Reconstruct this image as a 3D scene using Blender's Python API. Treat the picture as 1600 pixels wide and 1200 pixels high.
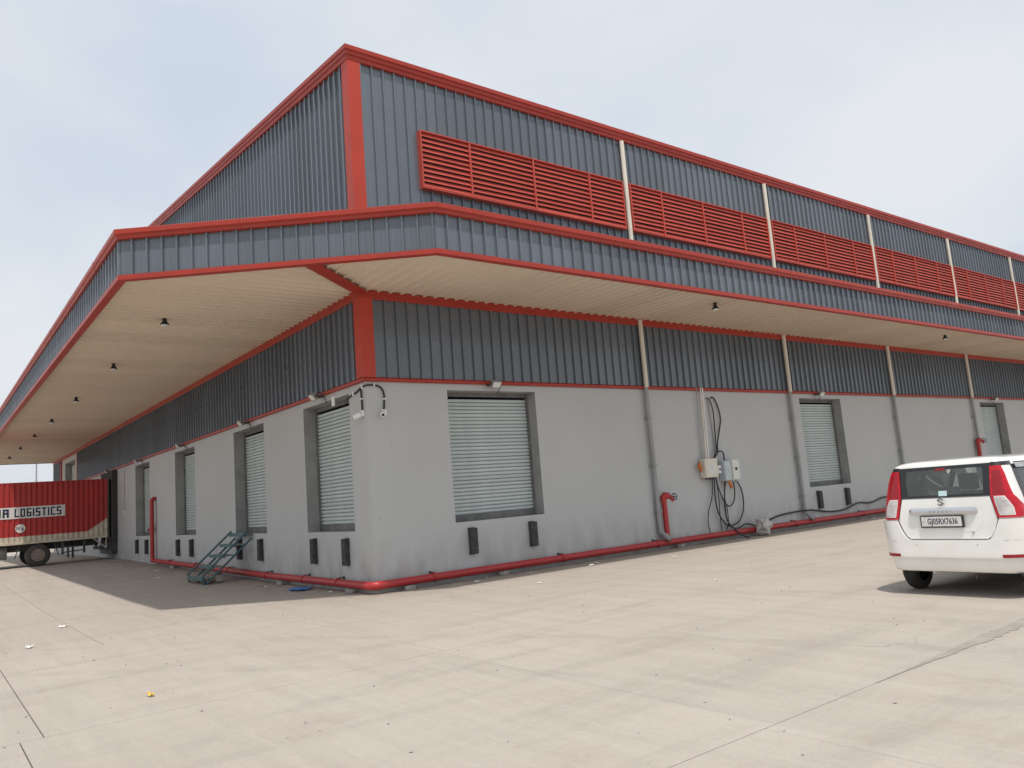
import bpy, bmesh, math, random
from mathutils import Vector, Matrix
random.seed(7)
for o in list(bpy.data.objects): bpy.data.objects.remove(o)
SC = bpy.context.scene; COL = SC.collection
R = math.radians

# ------------------------------------------------------------------ camera
CAM_F = 1215.25; CAM_POS = Vector((-6.955, -13.682, 1.658))
right = Vector((0.79530157, -0.60131655, -0.07690132))
up = Vector((-0.02390901, -0.15786957, 0.98717048))
fwd = Vector((0.60574233, 0.7832596, 0.1399308))
cd = bpy.data.cameras.new('camera'); cam = bpy.data.objects.new('camera', cd); COL.objects.link(cam)
cd.sensor_width = 36; cd.lens = CAM_F / 1600 * 36; cd.clip_end = 6000; cd.clip_start = .05
cam.matrix_world = Matrix(((right.x, up.x, -fwd.x, CAM_POS.x), (right.y, up.y, -fwd.y, CAM_POS.y), (right.z, up.z, -fwd.z, CAM_POS.z), (0, 0, 0, 1)))
SC.camera = cam
# ------------------------------------------------------------------ sky and sun
SUN = Vector((.185, .35, -1.0))
W = bpy.data.worlds.new('World'); SC.world = W; W.use_nodes = True
nt = W.node_tree; N = nt.nodes; bg = N['Background']
sky = N.new('ShaderNodeTexSky'); sky.sky_type = 'NISHITA'; sky.sun_disc = False
sky.sun_elevation = math.atan2(1, math.hypot(SUN.x, SUN.y)); sky.sun_rotation = math.atan2(-SUN.x, -SUN.y)
sky.air_density = 1.4; sky.dust_density = 5.0; sky.ozone_density = 1.0
tc = N.new('ShaderNodeTexCoord'); mp = N.new('ShaderNodeMapping'); mp.inputs['Scale'].default_value = (1, 1, 1.5); mp.inputs['Location'].default_value = (3.1, 1.7, .4)
nz = N.new('ShaderNodeTexNoise'); nz.inputs['Scale'].default_value = 1.7; nz.inputs['Detail'].default_value = 5; nz.inputs['Roughness'].default_value = .5
rp = N.new('ShaderNodeValToRGB'); rp.color_ramp.elements[0].position = .40; rp.color_ramp.elements[1].position = .64
rp.color_ramp.elements[0].color = (7.0, 7.8, 8.85, 1); rp.color_ramp.elements[1].color = (8.95, 9.2, 9.55, 1)
mx = N.new('ShaderNodeMixRGB'); mx.inputs[0].default_value = .84
L = nt.links.new
L(tc.outputs['Generated'], mp.inputs[0]); L(mp.outputs[0], nz.inputs[0]); L(nz.outputs[0], rp.inputs[0])
L(sky.outputs[0], mx.inputs[1]); L(rp.outputs[0], mx.inputs[2]); L(mx.outputs[0], bg.inputs[0])
bg.inputs[1].default_value = .1
sd = bpy.data.lights.new('sun', 'SUN'); sd.energy = 3.0; sd.angle = R(1.2); sd.color = (1, .945, .87)
so = bpy.data.objects.new('sun', sd); COL.objects.link(so); so.location = (-5, -15, 40)
so.rotation_euler = SUN.to_track_quat('-Z', 'Y').to_euler()
vs = SC.view_settings; vs.view_transform = 'Standard'; vs.look = 'None'; vs.gamma = 1; vs.exposure = 0.0; vs.use_curve_mapping = False

# ------------------------------------------------------------------ helpers
class MB:
    def __init__(s): s.v = []; s.f = []; s.m = []
    def quad(s, pts, m=0):
        i = len(s.v); s.v += [tuple(p) for p in pts]; s.f.append(tuple(range(i, i + len(pts)))); s.m.append(m); return s
    def box(s, x0, x1, y0, y1, z0, z1, M=None, m=0):
        i = len(s.v)
        for z in (z0, z1):
            for x, y in ((x0, y0), (x1, y0), (x1, y1), (x0, y1)):
                p = Vector((x, y, z)); s.v.append(tuple(M @ p if M else p))
        for q in ((0, 3, 2, 1), (4, 5, 6, 7), (0, 1, 5, 4), (1, 2, 6, 5), (2, 3, 7, 6), (3, 0, 4, 7)):
            s.f.append(tuple(i + k for k in q)); s.m.append(m)
        return s
    def rings(s, rings, closed=True, caps=True, m=0):
        i = len(s.v); n = len(rings[0])
        for r in rings: s.v += [tuple(p) for p in r]
        for a in range(len(rings) - 1):
            for b in range(n if closed else n - 1):
                c = (b + 1) % n
                s.f.append((i + a * n + b, i + a * n + c, i + (a + 1) * n + c, i + (a + 1) * n + b)); s.m.append(m)
        if caps and closed:
            s.f.append(tuple(i + b for b in reversed(range(n)))); s.m.append(m)
            s.f.append(tuple(i + (len(rings) - 1) * n + b for b in range(n))); s.m.append(m)
        return s
    def tube(s, pts, r, n=8, m=0):
        pts = [Vector(p) for p in pts]; rings = []
        up_ = Vector((0, 0, 1)); prev = None
        for k, p in enumerate(pts):
            t = (pts[min(k + 1, len(pts) - 1)] - pts[max(k - 1, 0)]).normalized()
            if prev is None:
                a = t.cross(up_)
                if a.length < .05: a = t.cross(Vector((1, 0, 0)))
            else: a = prev - t * prev.dot(t)
            a.normalize(); prev = a; b = t.cross(a)
            rr = r[k] if isinstance(r, (list, tuple)) else r
            rings.append([p + (a * math.cos(q) + b * math.sin(q)) * rr for q in [2 * math.pi * j / n for j in range(n)]])
        return s.rings(rings, m=m)
    def lathe(s, prof, c, axis='z', n=20, m=0, caps=True):
        rings = []
        for r, h in prof:
            ring = []
            for j in range(n):
                a = 2 * math.pi * j / n; p, q = r * math.cos(a), r * math.sin(a)
                d = {'z': (p, q, h), 'y': (q, h, p), 'x': (h, p, q)}[axis]
                ring.append((c[0] + d[0], c[1] + d[1], c[2] + d[2]))
            rings.append(ring)
        return s.rings(rings, m=m, caps=caps)
    def mesh(s, name, mats, smooth=False, bevel=0, seg=2):
        me = bpy.data.meshes.new(name); me.from_pydata(s.v, [], s.f)
        for mt in (mats if isinstance(mats, (list, tuple)) else [mats]): me.materials.append(mt)
        for p, k in zip(me.polygons, s.m): p.material_index = k
        b = bmesh.new(); b.from_mesh(me)
        bmesh.ops.recalc_face_normals(b, faces=b.faces)
        if bevel:
            bmesh.ops.remove_doubles(b, verts=b.verts, dist=1e-5)
            es = [e for e in b.edges if len(e.link_faces) == 2 and e.calc_face_angle(0) > .5]
            bmesh.ops.bevel(b, geom=es, offset=bevel, segments=seg, affect='EDGES', profile=.6, clamp_overlap=True)
        b.to_mesh(me); b.free()
        if smooth:
            me.polygons.foreach_set('use_smooth', [True] * len(me.polygons))
            try: me.set_sharp_from_angle(angle=R(38))
            except Exception: pass
        me.update(); return me
    def build(s, name, mats, parent=None, smooth=False, bevel=0, seg=2):
        return obj(name, s.mesh(name, mats, smooth, bevel, seg), parent)
def obj(name, me, parent=None, loc=None, rz=0):
    o = bpy.data.objects.new(name, me); COL.objects.link(o)
    if parent: o.parent = parent
    if loc is not None: o.location = loc
    if rz: o.rotation_euler = (0, 0, rz)
    return o
def tag(o, label, cat, group=None, kind=None):
    if label: o['label'] = label
    if cat: o['category'] = cat
    if group: o['group'] = group
    if kind: o['kind'] = kind
    return o
def empty(name, loc, label, cat, group=None):
    o = obj(name, None, None, loc); o.empty_display_size = .2; return tag(o, label, cat, group)
def kidify(root, kids):
    for k in kids: k.parent = root; k.matrix_parent_inverse = Matrix.Translation(-Vector(root.location))
def dup(o, parent=None):
    c = o.copy(); COL.objects.link(c); c.parent = parent
    for ch in list(o.children): dup(ch, c)
    return c
def spline(pts, k=6):
    P = [Vector(p) for p in pts]; P = [2 * P[0] - P[1]] + P + [2 * P[-1] - P[-2]]; out = []
    for i in range(1, len(P) - 2):
        for j in range(k):
            t = j / k; a, b, c, d = P[i - 1:i + 3]
            out.append(.5 * ((2 * b) + (c - a) * t + (2 * a - 5 * b + 4 * c - d) * t * t + (3 * b - a - 3 * c + d) * t ** 3))
    out.append(P[-2]); return out
def text_mesh(txt, size, mat, sx=1.0, extr=.002, bold=.0):
    cu = bpy.data.curves.new('lettering', 'FONT'); cu.body = txt; cu.size = size; cu.extrude = extr; cu.offset = bold
    cu.align_x = 'CENTER'; cu.align_y = 'CENTER'; cu.resolution_u = 3
    t = bpy.data.objects.new('lettering', cu); COL.objects.link(t)
    dg = bpy.context.evaluated_depsgraph_get(); me = bpy.data.meshes.new_from_object(t.evaluated_get(dg))
    bpy.data.objects.remove(t); me.materials.clear(); me.materials.append(mat)
    for v in me.vertices: v.co.x *= sx
    return me

# ------------------------------------------------------------------ materials
def mat(name, col, rough=.6, metal=0, var=.0, vscale=3.0, col2=None, bump=0, bscale=40, spec=.5, coat=0, obj_var=0, vstretch=(1, 1, 1), world=False, detail=5, bdet=4, bdist=.01, bst=(1, 1, 1)):
    m = bpy.data.materials.new(name); m.use_nodes = True; t = m.node_tree; n = t.nodes; l = t.links.new
    b = n['Principled BSDF']; b.inputs['Base Color'].default_value = (*col, 1); b.inputs['Roughness'].default_value = rough
    b.inputs['Metallic'].default_value = metal; b.inputs['Specular IOR Level'].default_value = spec; b.inputs['Coat Weight'].default_value = coat
    b.inputs['Coat Roughness'].default_value = .04
    if world: g = n.new('ShaderNodeNewGeometry'); src = g.outputs['Position']
    else: g = n.new('ShaderNodeTexCoord'); src = g.outputs['Object']
    mpn = n.new('ShaderNodeMapping'); mpn.inputs['Scale'].default_value = vstretch; l(src, mpn.inputs[0])
    out = None
    if var or col2:
        z = n.new('ShaderNodeTexNoise'); z.inputs['Scale'].default_value = vscale; z.inputs['Detail'].default_value = detail; z.inputs['Roughness'].default_value = .6
        l(mpn.outputs[0], z.inputs[0]); x = n.new('ShaderNodeMixRGB')
        c2 = col2 if col2 else tuple(c * (1 - var) for c in col)
        x.inputs[1].default_value = (*(col if col2 else tuple(min(1, c * (1 + var)) for c in col)), 1); x.inputs[2].default_value = (*c2, 1)
        r = n.new('ShaderNodeMapRange'); r.inputs[1].default_value = .35; r.inputs[2].default_value = .68
        l(z.outputs[0], r.inputs[0]); l(r.outputs[0], x.inputs[0]); out = x.outputs[0]
        rr = n.new('ShaderNodeMapRange'); rr.inputs[3].default_value = max(0, rough - .08); rr.inputs[4].default_value = min(1, rough + .1)
        l(z.outputs[0], rr.inputs[0]); l(rr.outputs[0], b.inputs['Roughness'])
    if obj_var:
        oi = n.new('ShaderNodeObjectInfo'); h = n.new('ShaderNodeHueSaturation'); r2 = n.new('ShaderNodeMapRange')
        r2.inputs[3].default_value = 1 - obj_var; r2.inputs[4].default_value = 1 + obj_var
        l(oi.outputs['Random'], r2.inputs[0]); l(r2.outputs[0], h.inputs['Value'])
        if out: l(out, h.inputs['Color'])
        else: h.inputs['Color'].default_value = (*col, 1)
        out = h.outputs[0]
    if out: l(out, b.inputs['Base Color'])
    if bump:
        z2 = n.new('ShaderNodeTexNoise'); z2.inputs['Scale'].default_value = bscale; z2.inputs['Detail'].default_value = bdet; mb_ = n.new('ShaderNodeMapping'); mb_.inputs['Scale'].default_value = bst; l(src, mb_.inputs[0]); l(mb_.outputs[0], z2.inputs[0])
        bp = n.new('ShaderNodeBump'); bp.inputs['Strength'].default_value = bump; bp.inputs['Distance'].default_value = bdist
        l(z2.outputs[0], bp.inputs['Height']); l(bp.outputs[0], b.inputs['Normal'])
    return m
def glass(name, tint, rough=.02):
    m = bpy.data.materials.new(name); m.use_nodes = True; t = m.node_tree; n = t.nodes; n.clear(); l = t.links.new
    o = n.new('ShaderNodeOutputMaterial'); x = n.new('ShaderNodeMixShader'); a = n.new('ShaderNodeBsdfTransparent'); a.inputs[0].default_value = (*tint, 1)
    g = n.new('ShaderNodeBsdfGlossy'); g.inputs['Roughness'].default_value = rough; f = n.new('ShaderNodeFresnel'); f.inputs[0].default_value = 1.5
    d = n.new('ShaderNodeBsdfDiffuse'); d.inputs[0].default_value = (.45, .5, .48, 1); y = n.new('ShaderNodeMixShader'); y.inputs[0].default_value = .13
    l(a.outputs[0], y.inputs[1]); l(d.outputs[0], y.inputs[2])
    l(f.outputs[0], x.inputs[0]); l(y.outputs[0], x.inputs[1]); l(g.outputs[0], x.inputs[2]); l(x.outputs[0], o.inputs[0]); return m

def mat_concrete():
    m = bpy.data.materials.new('yard_concrete'); m.use_nodes = True; t = m.node_tree; n = t.nodes; l = t.links.new; b = n['Principled BSDF']
    g = n.new('ShaderNodeNewGeometry'); P = g.outputs['Position']
    def noise(scale, stretch=(1, 1, 1), det=6, rough=.6, rot=0, lo=.35, hi=.65):
        q = n.new('ShaderNodeMapping'); q.inputs['Scale'].default_value = stretch; q.inputs['Rotation'].default_value = (0, 0, rot); l(P, q.inputs[0])
        z = n.new('ShaderNodeTexNoise'); z.inputs['Scale'].default_value = scale; z.inputs['Detail'].default_value = det; z.inputs['Roughness'].default_value = rough; l(q.outputs[0], z.inputs[0])
        r = n.new('ShaderNodeMapRange'); r.inputs[1].default_value = lo; r.inputs[2].default_value = hi; l(z.outputs[0], r.inputs[0]); return r.outputs[0], z.outputs[0]
    def mix(f, a, c, fac=1.0, mode='MIX'):
        x = n.new('ShaderNodeMixRGB'); x.blend_type = mode
        if fac != 1.0:
            k = n.new('ShaderNodeMath'); k.operation = 'MULTIPLY'; k.inputs[1].default_value = fac; l(f, k.inputs[0]); f = k.outputs[0]
        l(f, x.inputs[0])
        for i, v in ((1, a), (2, c)):
            if isinstance(v, tuple): x.inputs[i].default_value = (*v, 1)
            else: l(v, x.inputs[i])
        return x.outputs[0]
    n1, r1 = noise(.22, det=7); c = mix(n1, (.485, .432, .376), (.42, .37, .318))
    n2, _ = noise(.9, (1, .16, 1), 5, .6, R(28)); c = mix(n2, c, (.51, .458, .402), .6)
    n3, _ = noise(1.7, (.12, 1, 1), 6, .65, R(-20), .5, .75); c = mix(n3, c, (.29, .252, .215), .55)
    n4, _ = noise(.55, det=8, lo=.6, hi=.75); c = mix(n4, c, (.40, .31, .235), .4)
    n5, _ = noise(4.5, det=8, rough=.7, lo=.62, hi=.78); c = mix(n5, c, (.235, .21, .185), .42)
    n8, _ = noise(3.4, (1, .09, 1), 6, .65, R(34), .42, .7); c = mix(n8, c, (.33, .29, .25), .40)
    n9, _ = noise(5.5, (1, .12, 1), 6, .65, R(52), .5, .72); c = mix(n9, c, (.545, .493, .437), .40)
    n10, _ = noise(16, det=9, rough=.78, lo=.34, hi=.68); c = mix(n10, c, (.30, .262, .225), .34)
    n11, _ = noise(46, det=6, rough=.8, lo=.5, hi=.72); c = mix(n11, c, (.56, .52, .47), .36)
    n12, _ = noise(.75, det=9, rough=.72, lo=.54, hi=.70); c = mix(n12, c, (.30, .25, .205), .34)
    n6, r6 = noise(140, det=2, lo=.3, hi=.7); c = mix(n6, c, (.30, .265, .23), .30)
    n7, _ = noise(28, det=5, rough=.75, lo=.66, hi=.74); c = mix(n7, c, (.19, .17, .15), .5)
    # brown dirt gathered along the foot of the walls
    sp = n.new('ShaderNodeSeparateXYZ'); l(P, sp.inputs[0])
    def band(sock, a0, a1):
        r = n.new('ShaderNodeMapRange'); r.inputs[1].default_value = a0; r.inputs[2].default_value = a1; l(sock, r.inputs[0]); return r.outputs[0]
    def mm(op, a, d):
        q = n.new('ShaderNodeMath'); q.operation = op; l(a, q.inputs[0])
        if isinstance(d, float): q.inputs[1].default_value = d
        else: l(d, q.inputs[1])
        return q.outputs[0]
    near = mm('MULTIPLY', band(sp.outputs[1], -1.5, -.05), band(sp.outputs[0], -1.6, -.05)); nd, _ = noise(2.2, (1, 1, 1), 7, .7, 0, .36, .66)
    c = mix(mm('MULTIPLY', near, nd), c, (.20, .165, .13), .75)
    # faint turning tyre tracks
    for cx_, cy_, r0 in ((14.0, -24.0, 17.2), (14.0, -24.0, 18.9), (-20.0, -16.0, 19.5), (-20.0, -16.0, 21.2), (6.0, -40.0, 34.6)):
        dv = n.new('ShaderNodeVectorMath'); dv.operation = 'DISTANCE'; l(P, dv.inputs[0]); dv.inputs[1].default_value = (cx_, cy_, 0)
        dd = mm('ABSOLUTE', mm('SUBTRACT', dv.outputs['Value'], r0), 0.0); tr = band(dd, .17, .06); nm2, _ = noise(1.3, det=7, rough=.7, lo=.42, hi=.66)
        c = mix(mm('MULTIPLY', tr, nm2), c, (.25, .22, .19), .26)
    # hairline cracks
    q = n.new('ShaderNodeTexNoise'); q.inputs['Scale'].default_value = 1.1; q.inputs['Detail'].default_value = 6; l(P, q.inputs[0])
    va = n.new('ShaderNodeVectorMath'); va.operation = 'MULTIPLY_ADD'; va.inputs[1].default_value = (.9, .9, 0); l(q.outputs['Color'], va.inputs[0]); l(P, va.inputs[2])
    vo = n.new('ShaderNodeTexVoronoi'); vo.feature = 'DISTANCE_TO_EDGE'; vo.inputs['Scale'].default_value = .21; l(va.outputs[0], vo.inputs['Vector'])
    cr = band(vo.outputs['Distance'], .0016, .0003); nm, _ = noise(.35, det=2, lo=.5, hi=.62); c = mix(mm('MULTIPLY', cr, nm), c, (.15, .13, .11), .6)
    l(c, b.inputs['Base Color']); b.inputs['Roughness'].default_value = .85; b.inputs['Specular IOR Level'].default_value = .25
    bp = n.new('ShaderNodeBump'); bp.inputs['Strength'].default_value = .25; bp.inputs['Distance'].default_value = .006; l(r6, bp.inputs['Height']); l(bp.outputs[0], b.inputs['Normal'])
    return m

def mat_wall():
    m = bpy.data.materials.new('wall_paint'); m.use_nodes = True; t = m.node_tree; n = t.nodes; l = t.links.new; b = n['Principled BSDF']
    g = n.new('ShaderNodeNewGeometry'); P = g.outputs['Position']
    def noise(scale, st=(1, 1, 1), det=5, lo=.35, hi=.65):
        q = n.new('ShaderNodeMapping'); q.inputs['Scale'].default_value = st; l(P, q.inputs[0]); z = n.new('ShaderNodeTexNoise'); z.inputs['Scale'].default_value = scale; z.inputs['Detail'].default_value = det; l(q.outputs[0], z.inputs[0])
        r = n.new('ShaderNodeMapRange'); r.inputs[1].default_value = lo; r.inputs[2].default_value = hi; l(z.outputs[0], r.inputs[0]); return r.outputs[0], z.outputs[0]
    def mix(f, a, c):
        x = n.new('ShaderNodeMixRGB'); l(f, x.inputs[0])
        for i, v in ((1, a), (2, c)):
            if isinstance(v, tuple): x.inputs[i].default_value = (*v, 1)
            else: l(v, x.inputs[i])
        return x.outputs[0]
    def mul(a, k):
        q = n.new('ShaderNodeMath'); q.operation = 'MULTIPLY'; l(a, q.inputs[0])
        if isinstance(k, float): q.inputs[1].default_value = k
        else: l(k, q.inputs[1])
        return q.outputs[0]
    a, _ = noise(.5, det=6); c = mix(a, WALL, tuple(k * .955 for k in WALL))
    a, _ = noise(1.6, (4.5, 4.5, .25), 6, .52, .75); c = mix(mul(a, .05), c, (.27, .26, .235))
    a, _ = noise(9, det=6, lo=.66, hi=.74); c = mix(mul(a, .4), c, (.25, .245, .235))
    sp = n.new('ShaderNodeSeparateXYZ'); l(P, sp.inputs[0]); zr = n.new('ShaderNodeMapRange'); zr.inputs[1].default_value = 1.1; zr.inputs[2].default_value = .05; l(sp.outputs[2], zr.inputs[0])
    a, _ = noise(3.2, (1, 1, .45), 7, .38, .68); c = mix(mul(mul(a, zr.outputs[0]), .55), c, (.24, .215, .185))
    l(c, b.inputs['Base Color']); b.inputs['Roughness'].default_value = .78; b.inputs['Specular IOR Level'].default_value = .3
    _, z = noise(55, det=4); _, z3 = noise(2.0)
    bp = n.new('ShaderNodeBump'); bp.inputs['Strength'].default_value = .22; bp.inputs['Distance'].default_value = .008; l(z, bp.inputs['Height'])
    b2 = n.new('ShaderNodeBump'); b2.inputs['Strength'].default_value = .1; b2.inputs['Distance'].default_value = .06; l(z3, b2.inputs['Height']); l(bp.outputs[0], b2.inputs['Normal']); l(b2.outputs[0], b.inputs['Normal'])
    return m
WALL = (.495, .505, .502)
M = {}
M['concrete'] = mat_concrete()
M['joint'] = mat('joint_filler', (.10, .09, .08), .9, var=.3, world=True)
M['earth'] = mat('dusty_earth', (.33, .27, .2), .95, var=.2, vscale=.05, world=True)
M['seal'] = mat('wet_sealant', (.315, .28, .245), .8, var=.15, vscale=4, world=True)
M['wall'] = mat_wall()
M['plain_grey'] = mat('reveal_grey', (.31, .313, .305), .85, var=.15, vscale=2, bump=.2, world=True)  # darker grey than the wall face; reveals, plinth and dock floor
M['clad'] = mat('blue_grey_sheet', (.124, .145, .172), .28, col2=(.110, .129, .152), vscale=.9, vstretch=(1.5, 1.5, .8), obj_var=.12, spec=.6, coat=.2, bump=.22, bscale=1.6, bdet=1, bdist=.03, bst=(1.6, 1.6, .7))
M['soffit'] = mat('cream_sheet', (.70, .60, .487), .45, var=.02, vscale=1.2, obj_var=.05, spec=.4, bump=.1, bscale=1.5, bdet=1, bdist=.03)
M['red'] = mat('red_trim', (.50, .058, .036), .46, col2=(.43, .054, .035), vscale=2.0, spec=.3)
M['redl'] = mat('louvre_red', (.50, .078, .056), .5, col2=(.44, .07, .05), vscale=2.0, spec=.35, obj_var=.06)
M['redg'] = mat('red_gutter', (.385, .040, .024), .42, col2=(.33, .038, .024), vscale=2.0, spec=.35)
M['redpaint'] = mat('red_pipe_paint', (.44, .026, .03), .4, col2=(.36, .034, .034), vscale=5, spec=.5)
M['cream_pipe'] = mat('cream_downpipe', (.70, .65, .55), .5, var=.1, vscale=3, vstretch=(1, 1, .4))
M['grey_pipe'] = mat('grey_downpipe', (.30, .305, .305), .6, var=.12, vscale=3, vstretch=(1, 1, .3))
M['shutter'] = mat('shutter_steel', (.50, .56, .55), .48, var=.07, vscale=2.5, metal=.0, spec=.5, obj_var=.05)
M['dark'] = mat('dark_steel', (.055, .055, .055), .6, var=.25, vscale=6)
M['blackpl'] = mat('black_plastic', (.018, .018, .02), .5)
M['rubber'] = mat('bumper_rubber', (.032, .031, .031), .82, col2=(.07, .066, .062), vscale=9, bump=.3, bscale=30)
M['dkgrey'] = mat('sill_steel', (.15, .15, .148), .6, var=.25, vscale=4)
M['galv'] = mat('galvanised', (.5, .5, .5), .45, metal=.6, var=.15, vscale=8)
M['floodgrey'] = mat('flood_housing', (.27, .265, .255), .5, var=.15, vscale=8)
M['lens'] = mat('lamp_lens', (.7, .7, .68), .3)
M['white'] = mat('white_plastic', (.78, .78, .77), .4, var=.04)
M['boxcream'] = mat('cream_box', (.66, .62, .53), .5, var=.06, vscale=6)
M['boxgrey'] = mat('pale_grey_box', (.47, .53, .55), .5, var=.05, vscale=6)
M['boxwhite'] = mat('white_box', (.66, .68, .62), .5, var=.05, vscale=6)
M['cable'] = mat('black_cable', (.02, .02, .022), .5)
M['orange'] = mat('orange_tape', (.55, .16, .03), .5)
M['cyan'] = mat('cyan_tape', (.1, .45, .45), .5)
M['teal'] = mat('teal_paint', (.045, .135, .155), .5, col2=(.07, .125, .13), vscale=7)
M['tread'] = mat('worn_teal_tread', (.17, .24, .24), .6, col2=(.21, .22, .20), vscale=7)
M['sack'] = mat('woven_sack', (.55, .53, .5), .8, var=.12, vscale=12, bump=.5, bscale=60)
M['stone'] = mat('grey_stone', (.33, .31, .29), .9, var=.25, vscale=9, bump=.5, bscale=30)
M['brick'] = mat('broken_brick', (.40, .22, .15), .9, col2=(.5, .42, .36), vscale=10, bump=.5, bscale=30)
M['blue'] = mat('blue_plastic', (.03, .18, .5), .4, var=.15)
M['paper'] = mat('white_paper', (.75, .74, .72), .7, var=.05)
M['yellow'] = mat('yellow_wrapper', (.7, .45, .04), .5)
M['tyre'] = mat('tyre_rubber', (.025, .024, .023), .85, col2=(.05, .046, .042), vscale=10)
M['dustytyre'] = mat('dusty_tyre', (.05, .045, .041), .9, col2=(.085, .076, .067), vscale=6)
M['rim'] = mat('truck_rim', (.22, .17, .145), .65, var=.2, vscale=8)
M['truckred'] = mat('container_red', (.43, .030, .026), .45, col2=(.35, .034, .028), vscale=1.5, vstretch=(1, 1, .5))
M['truckcream'] = mat('container_cream', (.60, .55, .44), .6, col2=(.45, .38, .29), vscale=5)
M['plate_white'] = mat('painted_white', (.68, .66, .63), .5, var=.08, vscale=6)
M['navy'] = mat('navy_letter', (.012, .018, .055), .5)
M['chassis'] = mat('chassis_steel', (.07, .066, .062), .7, var=.3, vscale=5)
M['carwhite'] = mat('car_white', (.86, .855, .815), .22, coat=.8, spec=.5, col2=(.80, .785, .735), vscale=2.5)
M['frit'] = mat('black_trim', (.02, .02, .023), .25)
M['glass'] = glass('car_glass', (.88, .94, .93))
M['redlens'] = mat('red_lens', (.48, .008, .02), .2, var=.25, vscale=9, spec=.4, coat=.15)
M['darkred'] = mat('dark_red_lens', (.30, .006, .014), .25, coat=.1)
M['clearlens'] = mat('clear_lens', (.55, .52, .5), .15, var=.25, vscale=12, coat=.6)
M['chrome'] = mat('chrome', (.68, .70, .74), .16, metal=1)
M['emblem'] = mat('emblem_chrome', (.32, .32, .33), .25, metal=.9)
M['seat'] = mat('grey_seat', (.11, .115, .12), .9, var=.15, vscale=8)
M['interior'] = mat('car_interior', (.2, .2, .2), .85)
M['stick'] = mat('pale_sticker', (.55, .72, .75), .5)

# ------------------------------------------------------------------ ground
def GZ(y): return max(0, min(.24, (y - 5) * .0125))
b = MB()
for x0, x1, y0, y1 in ((-2500, 2500, -2500, -60), (-2500, 2500, 80, 2500), (-2500, -60, -60, 80), (70, 2500, -60, 80)):
    b.quad([(x0, y0, .02 + GZ(y0)), (x1, y0, .02 + GZ(y0)), (x1, y1, .02 + GZ(y1)), (x0, y1, .02 + GZ(y1))])
b.quad([(-60, -60, -.035), (70, -60, -.035), (70, 5, -.035), (-60, 5, -.035)])
b.quad([(-60, 5, -.035), (70, 5, -.035), (70, 24.2, .205), (-60, 24.2, .205)])
b.quad([(-60, 24.2, .205), (70, 24.2, .205), (70, 80, .205), (-60, 80, .205)])
b.m = [0, 0, 0, 0, 1, 1, 1]
ground = b.build('ground', [M['earth'], M['joint']]); ground['kind'] = 'structure'; ground['label'] = 'concrete yard with dusty earth beyond'
def slab(x0, x1, y0, y1, e=.0036):
    x0 += e; x1 -= e; y0 += e; y1 -= e; b = MB()
    ys = [y0] + [k for k in (5, 24.2) if y0 < k < y1] + [y1]
    c = .004
    rings = []
    for y in ys:
        z = GZ(y); rings.append([(x0, y, z - .03), (x0, y, z - c), (x0 + c, y, z), (x1 - c, y, z), (x1, y, z - c), (x1, y, z - .03)])
    b.rings(rings, closed=False)
    for rg in (rings[0], rings[-1]): b.quad(rg)
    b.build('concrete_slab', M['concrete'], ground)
def row(y0, y1, xs):
    for a, c in zip(xs[:-1], xs[1:]): slab(a, c, y0, y1)
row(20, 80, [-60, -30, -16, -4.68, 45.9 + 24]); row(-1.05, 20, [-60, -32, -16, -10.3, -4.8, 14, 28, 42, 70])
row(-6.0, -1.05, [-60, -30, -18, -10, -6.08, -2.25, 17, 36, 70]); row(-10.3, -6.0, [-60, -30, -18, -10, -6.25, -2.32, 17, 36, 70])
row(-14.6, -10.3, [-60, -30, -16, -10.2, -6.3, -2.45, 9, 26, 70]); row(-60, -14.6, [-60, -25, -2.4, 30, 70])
# dark seam of damp filler along one joint
b = MB(); up_, lo_ = [], []
rr = random.Random(3)
for i in range(64):
    x = -1.0 + i * .075; k = min(1, max(.12, (x + .8) / 1.9)) * min(1, max(.1, (3.9 - x) / 1.4))
    w = .07 * k
    up_.append((x, -10.3 + w * (.75 + .7 * rr.random()), .004)); lo_.append((x, -10.3 - w * (.55 + .7 * rr.random()), .004))
for i in range(63): b.quad([lo_[i], lo_[i + 1], up_[i + 1], up_[i]])
b.build('joint_sealant', M['seal'], ground)

# ------------------------------------------------------------------ warehouse
P_ = .26546            # rib pitch of the sheeting
LX, LY = 46.09, 43.5   # plan of the building
Z1, ZS, ZF = 4.08, 5.88, 6.60   # top of block wall, soffit, fascia top
ZE, SL = 10.86, .102            # eave height, roof slope
A = Vector((.02, -2.87)); B = Vector((-4.24, .58)); HM = A + (B - A) * .4126
wh = empty('warehouse', (0, 0, 0), 'large blue grey sheet metal warehouse with red trim and canopy over loading docks', 'warehouse')
def rib_profile(n, d=.046):
    pts = []
    for i in range(n):
        u = i * P_
        pts += [(u, 0), (u + .083, 0), (u + .088, .004), (u + .105, .004), (u + .110, 0), (u + .196, 0), (u + .202, d), (u + .232, d), (u + .240, 0)]
    pts.append((n * P_ + .006, 0)); return pts
def sheet_mesh(n, z0, z1f, name, material, u_start=0):
    b = MB(); pr = rib_profile(n); lo = [(u, -d, z0) for u, d in pr]
    hi = [(u, -d, z1f(u + u_start) if callable(z1f) else z1f) for u, d in pr]
    b.rings([lo, hi], closed=False); return b.mesh(name, material)
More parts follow.
